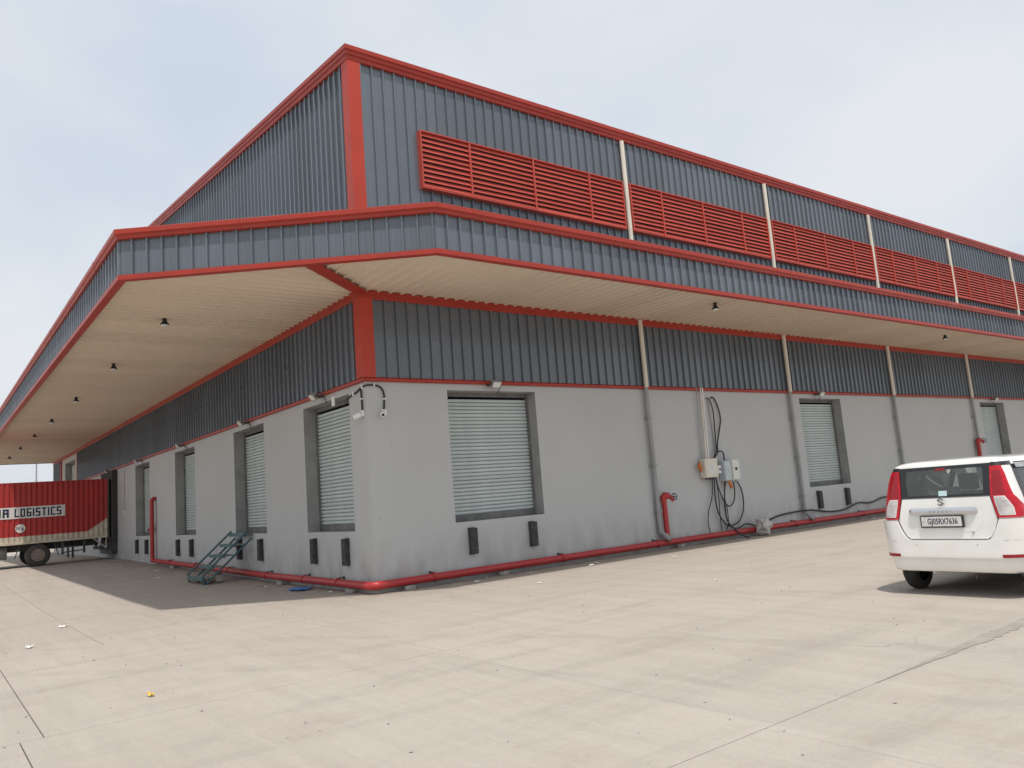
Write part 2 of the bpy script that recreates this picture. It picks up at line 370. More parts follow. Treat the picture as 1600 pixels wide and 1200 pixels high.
def run(name, start, ang, length, z0, z1, material, n=4, out=.03):
    """sheets side by side from start along direction ang, ribs outwards"""
    d = Vector((math.cos(ang), math.sin(ang))); o = Vector((math.sin(ang), -math.cos(ang))) * out
    tot = int(round(length / P_)); sc = length / (tot * P_); base = sheet_mesh(n, z0, z1, name, material); i = 0
    while i < tot:
        k = min(n, tot - i); me = base if k == n else sheet_mesh(k, z0, z1, name, material)
        p = start + d * i * P_ * sc + o * (1 + random.uniform(0, .12) if out else 1)
        s = obj(name, me, wh, (p.x, p.y, 0), ang); i += k
        s.scale = (sc, 1, 1); s.rotation_euler = (R(random.uniform(-.015, .015)), 0, ang + R(random.uniform(-.03, .03)))
RZ = -math.pi / 2
V2 = lambda x, y: Vector((x, y))
# block walls with door openings
SILL, DTOP, DW, DEP = 1.166, 3.93, 2.374, .36
RD = [1.886, 14.844, 27.9]; LD = [.757, 5.70, 11.918, 17.959, 23.95]
def wall_holes(name, fm, u0, u1, z0, z1, holes, inward, material):
    b = MB(); us = sorted({u0, u1, *[h for q in holes for h in q[:2]]}); zs = sorted({z0, z1, *[h for q in holes for h in q[2:]]})
    for a, c in zip(us[:-1], us[1:]):
        for e, f in zip(zs[:-1], zs[1:]):
            m_ = ((a + c) / 2, (e + f) / 2)
            if any(h[0] < m_[0] < h[1] and h[2] < m_[1] < h[3] for h in holes): continue
            b.quad([fm(a, e, 0), fm(c, e, 0), fm(c, f, 0), fm(a, f, 0)])
    for h in holes:
        for (a, e), (c, f) in (((h[0], h[2]), (h[0], h[3])), ((h[0], h[3]), (h[1], h[3])), ((h[1], h[3]), (h[1], h[2])), ((h[1], h[2]), (h[0], h[2]))):
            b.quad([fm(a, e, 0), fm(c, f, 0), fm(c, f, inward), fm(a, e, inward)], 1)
    o = b.build(name, [material, M['plain_grey']], wh); return o
fr = lambda u, z, d: (u, d, z)
fl = lambda u, z, d: (d, u, z)
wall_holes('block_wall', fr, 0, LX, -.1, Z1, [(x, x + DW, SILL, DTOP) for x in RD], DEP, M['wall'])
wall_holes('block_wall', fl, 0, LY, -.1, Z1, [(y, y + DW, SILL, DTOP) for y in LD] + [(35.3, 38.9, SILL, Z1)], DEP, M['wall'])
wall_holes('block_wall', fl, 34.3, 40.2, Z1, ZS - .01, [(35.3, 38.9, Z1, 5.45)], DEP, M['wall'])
# inner leaf, far walls
b = MB()
b.quad([(.45, .45, -.1), (LX, .45, -.1), (LX, .45, .9), (.45, .45, .9)]).quad([(.45, .45, -.1), (.45, LY, -.1), (.45, LY, .9), (.45, .45, .9)])
b.build('plinth', M['plain_grey'], wh)
b = MB(); b.quad([(0.05, .05, 1.16), (LX, .05, 1.16), (LX, LY, 1.16), (.05, LY, 1.16)]); b.build('dock_floor', M['plain_grey'], wh)
# sheeting
run('wall_sheet', V2(0, 0), 0, LX, Z1 + .06, ZS, M['clad'])
run('wall_sheet', V2(0, 34.2), RZ, 34.2, Z1 + .06, ZS, M['clad']); run('wall_sheet', V2(0, LY), RZ, LY - 40.25, 3.0, ZS, M['clad'], out=.035)
run('wall_sheet', V2(0, 0), 0, LX, 6.3, ZE + .05, M['clad'])
gable = lambda y: ZE + .02 + SL * min(y, LY - y)
y = 0.0; nb = 4
while y < LY - .2:
    k = min(nb, int(round((LY - y) / P_)))
    if k <= 0: break
    w = k * P_; me = sheet_mesh(k, 6.3, lambda u, y1=y + w: gable(y1 - u), 'wall_sheet', M['clad'])
    s = obj('wall_sheet', me, wh, (-.03, y + w, 0), RZ); s.rotation_euler = (R(random.uniform(-.01, .01)), 0, RZ); y += w
b = MB(); pr = rib_profile(int(LY / P_)); b.rings([[(LX + .03 + d, u, -.1) for u, d in pr], [(LX + .03 + d, u, gable(u)) for u, d in pr]], closed=False); b.build('end_wall', M['clad'], wh)
pr = rib_profile(int(LX / P_)); b = MB(); b.rings([[(u, LY + .03 + d, -.1) for u, d in pr], [(u, LY + .03 + d, ZE) for u, d in pr]], closed=False); b.build('back_wall', M['clad'], wh)
for y0, y1 in ((-.05, LY / 2), (LY + .05, LY / 2)):
    pr = rib_profile(int(LX / P_) + 1); b = MB()
    b.rings([[(u - .1, y0, ZE + .12 + d) for u, d in pr], [(u - .1, y1, ZE + .12 + SL * LY / 2 + d) for u, d in pr]], closed=False); b.build('roof', M['clad'], wh)

def sweep(name, path, prof, material, closed_prof=True, smooth=False, first_n=None, last_n=None):
    """sweep profile (outward, z) along plan path (x,y,z) with mitres; one part per straight run. Outward is to the right of travel."""
    pts = [Vector(p) for p in path]; rings = []
    def nrm(a, c): d = V2(c.x - a.x, c.y - a.y).normalized(); return V2(d.y, -d.x)
    for i, p in enumerate(pts):
        ns = []
        if i > 0: ns.append(nrm(pts[i - 1], p))
        if i < len(pts) - 1: ns.append(nrm(p, pts[i + 1]))
        n = ns[0] if len(ns) == 1 else (ns[0] + ns[1]) / (1 + ns[0].dot(ns[1]))
        rings.append([(p.x + n.x * o, p.y + n.y * o, p.z + z) for o, z in prof])
    out = []
    for i in range(len(pts) - 1):
        bb = MB(); bb.rings([rings[i], rings[i + 1]], closed=closed_prof, caps=closed_prof); out.append(bb.build(name, material, wh, smooth=smooth))
    return out
# travel direction chosen so that right-hand side is outside: from far left (y=LY) to corner, then +x
GUT = [(.0, -.045), (.09, -.045), (.10, -.03), (.10, .04), (.13, .06), (.13, .13), (.16, .15), (.16, .24), (.145, .255), (0, .255)]
rid = LY / 2
sweep('eave_gutter', [(0, LY, ZE), (0, rid, ZE + SL * rid), (0, 0, ZE), (LX, 0, ZE)], GUT, M['redg'])
bl = (B.x, LY); path = [(B.x, LY, 0), (B.x, B.y, 0), (A.x, A.y, 0), (LX, A.y, 0)]
off = lambda pth, z: [(x, y, z) for x, y, _ in pth]
FG = [(.0, -.075), (.07, -.075), (.08, -.065), (.08, -.015), (.115, .01), (.115, .09), (.10, .10), (-.05, .10), (-.05, -.075)]
sweep('canopy_gutter', off(path, ZF), FG, M['redg'])
FB = [(.058, -.075), (.058, .008), (.0, .013), (-.02, .013), (-.02, -.04), (-.08, -.05), (-.08, -.075)]
sweep('fascia_trim', off(path, ZS), FB, M['redg'])
LAP = [(o + (.004 if o > 0 else 0), z + (.004 if z > 0 else -.004)) for o, z in FG]
for i in range(15):
    x = .75 + i * 3.05
    if x < LX - .1: sweep('gutter_lap', [(x, A.y, ZF), (x + .05, A.y, ZF)], LAP, M['redg'])
    if i < 14: sweep('gutter_lap', [(B.x, 2.6 + i * 3.05, ZF), (B.x, 2.55 + i * 3.05, ZF)], LAP, M['redg'])
dch = (B - A).normalized()
for q in (.35, 3.4): c0 = A + dch * q; c1 = A + dch * (q - .05); sweep('gutter_lap', [(c0.x, c0.y, ZF), (c1.x, c1.y, ZF)], LAP, M['redg'])
LAP2 = [(o + (.004 if o > 0 else 0), z + (.004 if z > 0 else -.004)) for o, z in GUT]
for i in range(14): sweep('gutter_lap', [(2.2 + i * 3.05, 0, ZE), (2.25 + i * 3.05, 0, ZE)], LAP2, M['redg'])
wp = [(0, LY, 0), (0, 0, 0), (LX, 0, 0)]
BD = [(0, -.015), (.06, -.015), (.08, -.005), (.085, .04), (.04, .075), (0, .08)]
sweep('wall_band', [(0, 34.2, Z1), (0, 0, Z1), (LX, 0, Z1)], BD, M['redg'])
SB = [(0.0, -.15), (.08, -.15), (.085, -.14), (.085, .024), (.0, .024)]
sweep('soffit_flashing', off(wp, ZS), SB, M['redg'])
for y in (34.25, 40.22):
    MB().box(-.08, .02, y - .05, y + .05, 2.5, ZS - .19).build('bay_trim', M['red'], wh)
# corner trims
for z0, z1 in ((Z1 + .06, ZS - .14), (ZS + .3, ZE - .04)):
    b = MB(); b.rings([[(x, y, z) for x, y in ((.20, -.028), (.20, -.086), (-.086, -.086), (-.086, .20), (-.028, .20), (-.028, -.028))] for z in (z0, z1)]); b.build('corner_trim', M['red'], wh)
# fascia
run('fascia_sheet', A, 0, LX - A.x, ZS - .03, ZF - .03, M['clad'], out=0)
ang = math.atan2(A.y - B.y, A.x - B.x); run('fascia_sheet', B, ang, (A - B).length, ZS - .03, ZF - .03, M['clad'], out=0)
run('fascia_sheet', V2(B.x, LY), RZ, LY - B.y, ZS - .03, ZF - .03, M['clad'], out=0)
# soffit sheets
def yin(x): return -.04 if x >= -.04 else HM.y / HM.x * x
def yout(x): return A.y if x >= A.x else A.y + (x - A.x) * (B.y - A.y) / (B.x - A.x)
def xin(y): return -.04 if y >= -.03 else HM.x / HM.y * y
def xout(y): return B.x if y >= B.y else A.x + (y - A.y) * (B.x - A.x) / (B.y - A.y)
def soffit_profile(n, d=.04):
    pts = []
    for i in range(n): u = i * P_; pts += [(u, 0), (u + .180, 0), (u + .190, d), (u + .222, d), (u + .232, 0)]
    pts.append((n * P_, 0)); return pts
def soffit(lo, hi, fn_in, fn_out, swap):
    n = 4; u = lo
    while u < hi - .05:
        pr = [(min(u + q, hi), d) for q, d in soffit_profile(n)]; r1, r2 = [], []
        for q, d in pr:
            i, o = fn_in(q), fn_out(q)
            r1.append((i, q, ZS + .04 - d) if swap else (q, i, ZS + .04 - d)); r2.append((o, q, ZS + .04 - d) if swap else (q, o, ZS + .04 - d))
        bb = MB(); bb.rings([r1, r2], closed=False); bb.build('soffit_sheet', M['soffit'], wh); u += n * P_
soffit(HM.x + .02, LX, yin, yout, False); soffit(HM.y + .02, LY, xin, xout, True)
# hip flashing under the soffit
d = HM.normalized(); nn = V2(-d.y, d.x); b = MB()
e = HM * .985
pts = [d * .05 + nn * .13, d * .05 - nn * .13, e - nn * .13, e + nn * .13]
b.rings([[(p.x, p.y, z) for p in pts] for z in (ZS - .03, ZS - .003)]); b.build('hip_flashing', M['redg'], wh)
# canopy roof
b = MB(); b.quad([(A.x, A.y, ZF + .02), (LX, A.y, ZF + .02), (LX, 0, ZF + .2), (0, 0, ZF + .2)]).quad([(B.x, B.y, ZF + .02), (A.x, A.y, ZF + .02), (0, 0, ZF + .2)]).quad([(B.x, LY, ZF + .02), (B.x, B.y, ZF + .02), (0, 0, ZF + .2), (0, LY, ZF + .2)])
b.build('canopy_roof', M['clad'], wh)
MB().box(B.x + .02, 0, LY - .02, LY, ZS - .03, ZF).build('canopy_end', M['clad'], wh); MB().box(LX - .02, LX, A.y + .02, 0, ZS - .03, ZF).build('canopy_end', M['clad'], wh)

# downpipes
DX = [7.8675 + 6.3711 * i for i in range(6)]
def downpipe(x):
    MB().tube([(x, -.12, 6.85), (x, -.12, ZE - .08)], .062, 12).build('downpipe', M['cream_pipe'], wh, smooth=True)
    MB().tube([(x, -.125, Z1 + .02), (x, -.125, ZS - .01)], .06, 12).build('downpipe', M['cream_pipe'], wh, smooth=True)
    p = spline([(x, -.10, Z1 + .03), (x, -.10, 2.5), (x, -.10, .62), (x + .03, -.13, .42), (x + .12, -.26, .27)], 5)
    q = MB().tube(p, .056, 12).build('downpipe', M['grey_pipe'], wh, smooth=True)
    s = MB(); s.tube([(x + .06, -.175, .35), (x + .14, -.29, .24)], .075, 12); s.build('boot', M['grey_pipe'], q, smooth=True)
    MB().tube([(x + .132, -.282, .25), (x + .1415, -.2925, .2385)], .06, 12).build('mouth', M['blackpl'], q)
    for z in (3.3, 2.1, .95):
        c = MB(); c.box(x - .08, x + .08, -.168, -.002, z - .015, z + .015); c.build('clip', M['grey_pipe'], q)
for x in DX: downpipe(x)

# louvre banks on the upper wall
LZ0, LZ1 = 8.31, 9.57
def louvre(x0, x1, divs):
    edges = [x0] + divs + [x1]; f = MB(); Y0, Y1 = -.168, -.03
    f.box(x0, x1, Y0 - .015, Y1, LZ1, LZ1 + .03).box(x0, x1, Y0 - .015, Y1, LZ0 - .03, LZ0)
    f.box(x0 - .03, x0, Y0 - .018, Y1, LZ0 - .033, LZ1 + .033).box(x1, x1 + .03, Y0 - .018, Y1, LZ0 - .033, LZ1 + .033)
    for q in divs: f.box(q - .022, q + .022, Y0 - .012, Y1, LZ0, LZ1)
    fo = f.build('louvre', M['redl'], wh, bevel=.004, seg=1)
    MB().box(x0, x1, -.07, -.065, LZ0, LZ1).build('louvre_gap_shade', M['dark'], fo)  # dark sheet painted in for the shade behind the slats
    n = 11; st = (LZ1 - LZ0) / n
    for a, c in zip(edges[:-1], edges[1:]):
        a += .024 if a != x0 else .002; c -= .024 if c != x1 else .002
        sm = MB(); L_ = c - a; sm.rings([[(u, -.166, -.050), (u, -.160, -.056), (u, -.106, .044), (u, -.112, .050)] for u in (0, L_)])
        me = sm.mesh('louvre_slat', M['redl'])
        for k in range(n): obj('louvre_slat', me, fo, (a, random.uniform(-.003, .003), LZ0 + st * (k + .5) + .012 + random.uniform(-.005, .005)))
louvre(1.545, 7.67, [2.81, 4.66, 6.49])
for i in range(5): louvre(DX[i] + .12, DX[i + 1] - .17, [DX[i] + 1.33, DX[i] + 3.1, DX[i] + 4.93])

# shutters
SH = .0805
def slat_mesh(w):
    b = MB(); pr = [(.03, .0), (.03, .014), (-.012, .016), (-.022, .028), (-.024, .048), (-.018, .072), (-.008, .0795), (.03, .0800)]
    b.rings([[(0, d, z) for d, z in pr], [(w, d, z) for d, z in pr]], closed=False); return b.mesh('shutter_slat', M['shutter'], smooth=True)
SLAT = slat_mesh(DW - .10)
def shutter(pos, rz, single=False, w=DW, z1=DTOP):
    """local: x along the wall, outward -y, origin at sill start"""
    Mx = Matrix.Translation(pos) @ Matrix.Rotation(rz, 4, 'Z'); h = z1 - SILL
    f = MB(); f.box(0, .05, -.06, .03, 0, h).box(w - .05, w, -.06, .03, 0, h); f.box(.05, w - .05, -.05, .03, h - .09, h)
    f.box(.05, w - .05, -.035, .02, 0.002, .13)
    fo = f.build('shutter', M['dkgrey'], wh); fo.matrix_local = Mx
    n = int((h - .13 - .09) / SH)
    if single:
        s = MB(); pr = []
        for k in range(n): pr += [(.016, .13 + k * SH), (.016, .13 + k * SH + .012), (-.012, .13 + k * SH + .014), (-.024, .13 + k * SH + .04), (-.008, .13 + k * SH + .078)]
        s.rings([[(.05, q, z) for q, z in pr], [(w - .05, q, z) for q, z in pr]], closed=False); s.build('shutter_curtain', M['shutter'], fo)
    else:
        for k in range(n): obj('shutter_slat', SLAT, fo, (.05, 0, .13 + k * SH))
    return fo
for x in RD[:2]: shutter((x, DEP - .02, SILL), 0)
shutter((RD[2], DEP - .02, SILL), 0, True)
for y in LD[:4]: shutter((DEP - .02, y + DW, SILL), RZ)
shutter((DEP - .02, 38.9, SILL), RZ, True, 3.6, 5.45)
# open dock: dark seal around the opening and inner side panels
b = MB(); y0, y1 = LD[4], LD[4] + DW
b.box(-.22, -.003, y0 - .12, y0 + .2, 1.0, DTOP + .1).box(-.22, -.003, y1 - .2, y1 + .12, 1.0, DTOP + .1).box(-.215, -.003, y0 + .2, y1 - .2, DTOP - .3, DTOP + .095); b.build('dock_seal', M['rubber'], wh, bevel=.03)
MB().box(-.28, -.003, y0 - .05, y1 + .05, .45, 1.0).build('dock_leveller', M['dark'], wh, bevel=.01)

# ------------------------------------------------------------------ dock bumpers
def bumper(name_lbl, grp, x, y, rz):
    t = empty('dock_bumper', (x, y, .5), name_lbl, 'bumper', grp); t.rotation_euler = (0, 0, rz)
    MB().box(-.088, .088, -.11, -.012, 0, .53).build('pad', M['rubber'], t, bevel=.012)
    MB().box(-.08, .08, -.012, -.001, -.01, .54).build('back_plate', M['dark'], t)
    for z in (.12, .4):
        for u in (-.04, .04): MB().lathe([(.011, -.114), (.011, -.105)], (u, 0, z), 'y', 8).build('bolt', M['dkgrey'], t)
docks = [('r', RD[0], 'below wide shutter on bright wall'), ('r', RD[1], 'below shutter past electrical boxes'), ('l', LD[0], 'below shutter beside corner cameras'), ('l', LD[1], 'below shutter with teal steps'), ('l', LD[2], 'below shutter between steps and riser'), ('l', LD[3], 'below shutter beside tall riser')]
for s, u, w in docks:
    for k, far in ((.37, 'closer to the wall corner'), (1.97, 'farther from the wall corner')):
        lb = 'black rubber dock bumper ' + w + ', ' + far
        if s == 'r': bumper(lb, 'dock bumpers', u + k, 0, 0)
        else: bumper(lb, 'dock bumpers', 0, u + k, RZ)

# ------------------------------------------------------------------ flood lights over the doors
def flood(lbl, x, y, rz):
    t = empty('flood_light', (x, y, 4.0), lbl, 'light', 'flood lights over the shutters'); t.rotation_euler = (0, 0, rz)
    Mx = Matrix.Translation((-.03, -.24, .05)) @ Matrix.Rotation(R(38), 4, 'X')
    h = MB().box(-.115, .115, -.04, .04, -.08, .08, Mx).build('housing', M['floodgrey'], t, bevel=.012)
    MB().box(-.098, .098, -.045, -.041, -.062, .062, Mx).build('lens', M['lens'], h)
    q = MB(); q.box(-.17, -.155, -.25, -.066, .03, .06).box(.095, .11, -.25, -.066, .03, .06).box(-.17, .11, -.08, -.066, .025, .065); q.build('bracket', M['dark'], t)
    MB().tube(spline([(.08, -.2, .08), (.17, -.16, .10), (.19, -.07, -.02), (.14, -.012, -.12)], 5), .008, 6).build('cable', M['cable'], t)
flood('grey flood light above the wide shutter right of the wall corner', 3.03, 0, 0)
flood('grey flood light above the shutter past the electrical boxes', 15.78, 0, 0)
flood('grey flood light above the far shutter seen over the car roof', 29.0, 0, 0)
for y, w in ((1.95, 'above the canopy side shutter next to the corner cameras'), (6.7, 'above the shutter with the teal steps'), (12.9, 'above the shutter between the steps and the red riser'), (19.0, 'above the shutter beside the tall red riser'), (24.9, 'above the open dock where the truck is backed in')):
    flood('grey flood light ' + w, 0, y, RZ)
# ------------------------------------------------------------------ pendant lamps under the canopy
def pendant(lbl, x, y, grp):
    t = empty('pendant_lamp', (x, y, ZS + .035), lbl, 'lamp', grp)
    MB().lathe([(.035, 0), (.035, -.02), (.012, -.025), (.012, -.04)], (0, 0, 0), n=10).build('stem', M['dark'], t, smooth=True)
    MB().lathe([(.03, -.03), (.042, -.04), (.046, -.09), (.056, -.105), (.090, -.15), (.094, -.165), (.082, -.167)], (0, 0, 0), n=18).build('shade', M['blackpl'], t, smooth=True)
    MB().lathe([(.083, -.163), (.075, -.188), (.04, -.20), (.01, -.202)], (0, 0, 0), n=18).build('lens', M['lens'], t, smooth=True)
LP = [3.39, 8.78, 14.92, 20.67, 26.17, 32.03, 37.79]
for y in LP: pendant('small black bell lamp hanging in the row under the wide truck side canopy', -2.87, y, 'lamps under the wide canopy')
for x in (8.5, 20.8, 33.2): pendant('small black bell lamp under the narrow canopy along the louvred side', x, -2.05, 'lamps under the narrow canopy')
# ------------------------------------------------------------------ corner cameras and conduit
def cctv(lbl, x, y, rz):
    t = empty('security_camera', (x, y, 3.45), lbl, 'camera'); t.rotation_euler = (0, 0, rz)
    MB().box(-.06, .06, -.05, -.001, -.06, .06).build('mount', M['white'], t, bevel=.012)
    bpr = [(.03, -.05), (.056, -.06), (.06, -.15), (.052, -.2), (.034, -.215)]
    h = MB().lathe(bpr, (0, 0, 0), 'y', 18).build('housing', M['white'], t, smooth=True); h.rotation_euler = (R(18), 0, R(-30))
    l = MB().lathe([(.03, -.2155), (.02, -.221), (.004, -.222)], (0, 0, 0), 'y', 14).build('lens', M['blackpl'], h, smooth=True)
cctv('white bullet security camera on the brighter face of the wall corner', .36, 0, 0)
cctv('white bullet security camera on the canopy side face of the wall corner', 0, .14, RZ)
t = empty('black_conduit', (0, 0, 3.5), 'black flexible conduit looping over the wall corner to both cameras', 'conduit')
r_ = .018; e_ = -.024
k = [MB().tube(spline([(e_, .80, 3.83), (e_, .60, 3.87), (e_, .38, 3.90), (e_, .18, 3.955), (e_, .02, 3.975), (.0, e_ - .006, 3.985), (.12, e_, 3.995), (.24, e_, 3.985), (.345, e_, 3.92), (.385, e_, 3.80), (.38, e_, 3.65), (.365, e_, 3.50)], 5), r_, 8).build('main_run', M['cable'], None, smooth=True),
     MB().tube(spline([(e_, .20, 3.96), (e_ - .005, .165, 3.93), (e_, .155, 3.80), (e_, .145, 3.65), (e_, .14, 3.50)], 5), r_, 8).build('branch', M['cable'], None, smooth=True)]
for p in ((0, .48, 3.885), (0, .08, 3.97), (0, .15, 3.74)): k.append(MB().box(-.048, -.001, p[1] - .02, p[1] + .02, p[2] - .03 * (p[1] != .15) - .012, p[2] + .03 * (p[1] != .15) + .012).build('clip', M['white']))
k[-1].scale = (1, 1, 1)
for p in ((.17, 3.997, 0), (.384, 3.72, 1)): k.append(MB().box(p[0] - (.035 if p[2] else .012), p[0] + (.035 if p[2] else .012), -.046, -.001, p[1] - (.012 if p[2] else .03), p[1] + (.012 if p[2] else .03)).build('clip', M['white']))
kidify(t, k)

# ------------------------------------------------------------------ red fire pipe and risers
PZ = .17; PR_ = .076; PD = -.145
t = empty('fire_pipe', (0, 0, 0), 'long red fire water pipe running around the base of the walls', 'pipe')
k = [MB().tube([(PD, 17.05, GZ(17) + PZ - .02), (PD, 11, GZ(11) + PZ - .01), (PD, 5, PZ), (PD, .06, PZ - .01)], PR_, 14).build('run', M['redpaint'], smooth=True),
     MB().tube([(.06, PD, PZ - .01), (9, PD, PZ), (20, PD, PZ), (LX - 2, PD, PZ)], PR_, 14).build('run', M['redpaint'], smooth=True),
     MB().tube(spline([(PD, .07, PZ - .01), (PD, -.03, PZ - .01), (PD + .045, PD + .045, PZ - .01), (-.03, PD, PZ - .01), (.07, PD, PZ - .01)], 4), PR_ + .004, 14).build('elbow', M['redpaint'], smooth=True)]
for u in (1.2, 4.55, 7.65, 13.6, 17.4, 21, 24.5, 28, 32, 36): # couplings and hangers on the bright side
    c = MB(); c.tube([(u - .03, PD, PZ), (u + .03, PD, PZ)], PR_ + .012, 14); k.append(c.build('coupling', M['redpaint'], smooth=True))
    c = MB(); c.box(u - .018, u + .018, -.03, -.001, PZ, PZ + .11).box(u - .015, u + .015, PD - PR_ - .012, -.03, PZ - PR_ - .012, PZ - PR_ - .002).box(u - .015, u + .015, PD - .02, -.03, PZ + PR_ + .002, PZ + PR_ + .018); k.append(c.build('hanger', M['dark']))
for u in (1.35, 3.1, 5.4, 8.3, 11.5, 14.5):
    c = MB(); c.tube([(PD, u - .03, GZ(u) + PZ), (PD, u + .03, GZ(u) + PZ)], PR_ + .012, 14); k.append(c.build('coupling', M['redpaint'], smooth=True))
    c = MB(); c.box(-.03, -.001, u - .018, u + .018, PZ, PZ + .11).box(PD - .02, -.03, u - .015, u + .015, GZ(u) + PZ + PR_, GZ(u) + PZ + PR_ + .016); k.append(c.build('hanger', M['dark']))
kidify(t, k)
for i, (x, y) in enumerate(((.62, -.19), (-.19, .75), (2.9, -.16), (8.5, -.17), (-.17, 4.4), (-.17, 9.6), (-.17, 14.0))):
    b = MB().box(-.1, .1, -.07, .07, 0, PZ - PR_ - .016 + GZ(y) * 0); o = b.build('support_block', M['stone'], None, bevel=.012); o.location = (x, y, GZ(y)); o.rotation_euler = (0, 0, random.uniform(-.4, .4) + (0 if x > 0 else 1.57))
    tag(o, 'rough grey stone block propping the red pipe', 'block', 'blocks under the pipe')
# tall riser on the canopy side
t = empty('fire_riser', (PD, 16.95, GZ(17)), 'tall red pipe riser with a valve standing between two canopy side shutters', 'pipe'); gz = GZ(17)
k = [MB().tube(spline([(PD, 16.85, gz + PZ - .02), (PD, 16.95, gz + PZ), (PD, 17.0, gz + PZ + .12), (PD, 17.0, gz + .6), (PD, 17.0, 2.30), (PD + .01, 17.0, 2.43), (PD + .05, 17.0, 2.49), (PD + .13, 17.0, 2.50)], 5), PR_, 14).build('pipe', M['redpaint'], smooth=True)]
k.append(MB().tube([(PD, 17.05, 1.42), (PD, 17.28, 1.42)], .045, 12).build('branch', M['redpaint'], smooth=True))
k.append(MB().tube([(PD, 17.16, 1.42), (PD - .02, 17.16, 1.56)], .03, 10).build('valve', M['redpaint'], smooth=True)); k.append(MB().lathe([(.065, 1.555), (.065, 1.575)], (PD - .02, 17.16, 0), n=14).build('hand_wheel', M['redpaint']))
k.append(MB().tube([(PD, 17.28, 1.42), (PD - .05, 17.42, 1.38)], [.05, .035], 12).build('nozzle', M['darkred'], smooth=True)); kidify(t, k)
def hydrant(lbl, x, h):
    t = empty('hydrant', (x, PD, 0), lbl, 'hydrant')
    MB().tube(spline([(0, 0, PZ), (0, 0, .5), (0, 0, h - .28), (0, 0, h - .12), (.02, -.01, h - .05), (.07, -.03, h - .02), (.13, -.06, h - .03)], 5), PR_ - .008, 14).build('stand_pipe', M['redpaint'], t, smooth=True)
    v = MB().tube([(-.015, .01, h - .14), (-.01, .0, h - .05), (.03, -.02, h + .0), (.10, -.05, h - .01), (.15, -.075, h - .04)], [.07, .088, .092, .085, .06], 14).build('valve_body', M['redpaint'], t, smooth=True)
    c = MB(); ring = [(math.cos(a) * .085, math.sin(a) * .085) for a in [i * 2 * math.pi / 18 for i in range(19)]]
    c.tube([(.25, p - .13, q + h - .05) for p, q in ring], .011, 6); c.tube([(.25, -.215, h - .05), (.25, -.045, h - .05)], .008, 6); c.tube([(.25, -.13, h - .135), (.25, -.13, h + .035)], .008, 6); c.build('hand_wheel', M['blackpl'], t)
    MB().tube([(.12, -.06, h - .04), (.26, -.13, h - .05)], .022, 10).build('spindle', M['dark'], t, smooth=True)
    MB().tube([(.17, -.09, h - .06), (.20, -.14, h - .15)], [.05, .042], 12).build('outlet', M['redpaint'], t, smooth=True)
hydrant('short red hydrant with a black hand wheel near the first grey downpipe', 8.06, 1.33)
hydrant('red standpipe rising behind the white car beside a far downpipe', 26.8, 2.38)

# ------------------------------------------------------------------ electrical boxes and cables
def ebox(name, lbl, x0, x1, z0, z1, dep, m, parts):
    t = empty(name, ((x0 + x1) / 2, 0, z0), lbl, 'electrical box'); w = (x1 - x0) / 2; h = z1 - z0
    MB().box(-w, w, -dep, -.02, 0, h).build('case', M[m], t, bevel=.012)
    MB().box(-w + .02, w - .02, -dep - .018, -dep - .001, .02, h - .02).build('door', M[m], t, bevel=.006)
    MB().box(-w * .6, w * .6, -.02, -.001, -.03, h + .03).build('back_plate', M['galv'], t); return t, w, h, dep
t, w, h, dp = ebox('junction_box', 'cream plastic junction box under the white conduits', 9.72, 10.26, 1.69, 2.2, .2, 'boxcream', 0)
MB().box(-.14, .14, -dp - .022, -dp - .019, .1, .4).build('label_plate', M['boxwhite'], t); MB().box(-.03, .03, -dp - .026, -dp - .022, .24, .30).build('latch', M['galv'], t)
for q in (-.18, -.06, .02, .14): MB().lathe([(.025, 0), (.025, -.05)], (q, -.13, 0), n=8).build('gland', M['blackpl'], t)
t, w, h, dp = ebox('socket_box', 'tiny white socket box beside the cream junction box', 10.285, 10.42, 1.78, 2.0, .18, 'white', 0); MB().box(-.03, .03, -dp - .022, -dp - .019, .08, .14).build('socket', M['dark'], t)
t, w, h, dp = ebox('isolator_box', 'pale blue grey isolator box between cream and white boxes', 10.53, 10.83, 1.57, 2.12, .2, 'boxgrey', 0); MB().lathe([(.018, -dp - .03), (.018, -dp - .018)], (0, 0, .3), 'y', 10).build('knob', M['galv'], t)
t, w, h, dp = ebox('meter_box', 'white meter box with a dark square window', 10.87, 11.2, 1.58, 2.14, .2, 'boxwhite', 0); MB().box(-.05, .05, -dp - .022, -dp - .019, .26, .34).build('meter_window', M['dark'], t)
for q in (-.06, .08): MB().lathe([(.022, 0), (.022, -.05)], (q, -.1, 0), n=8).build('gland', M['galv'], t)
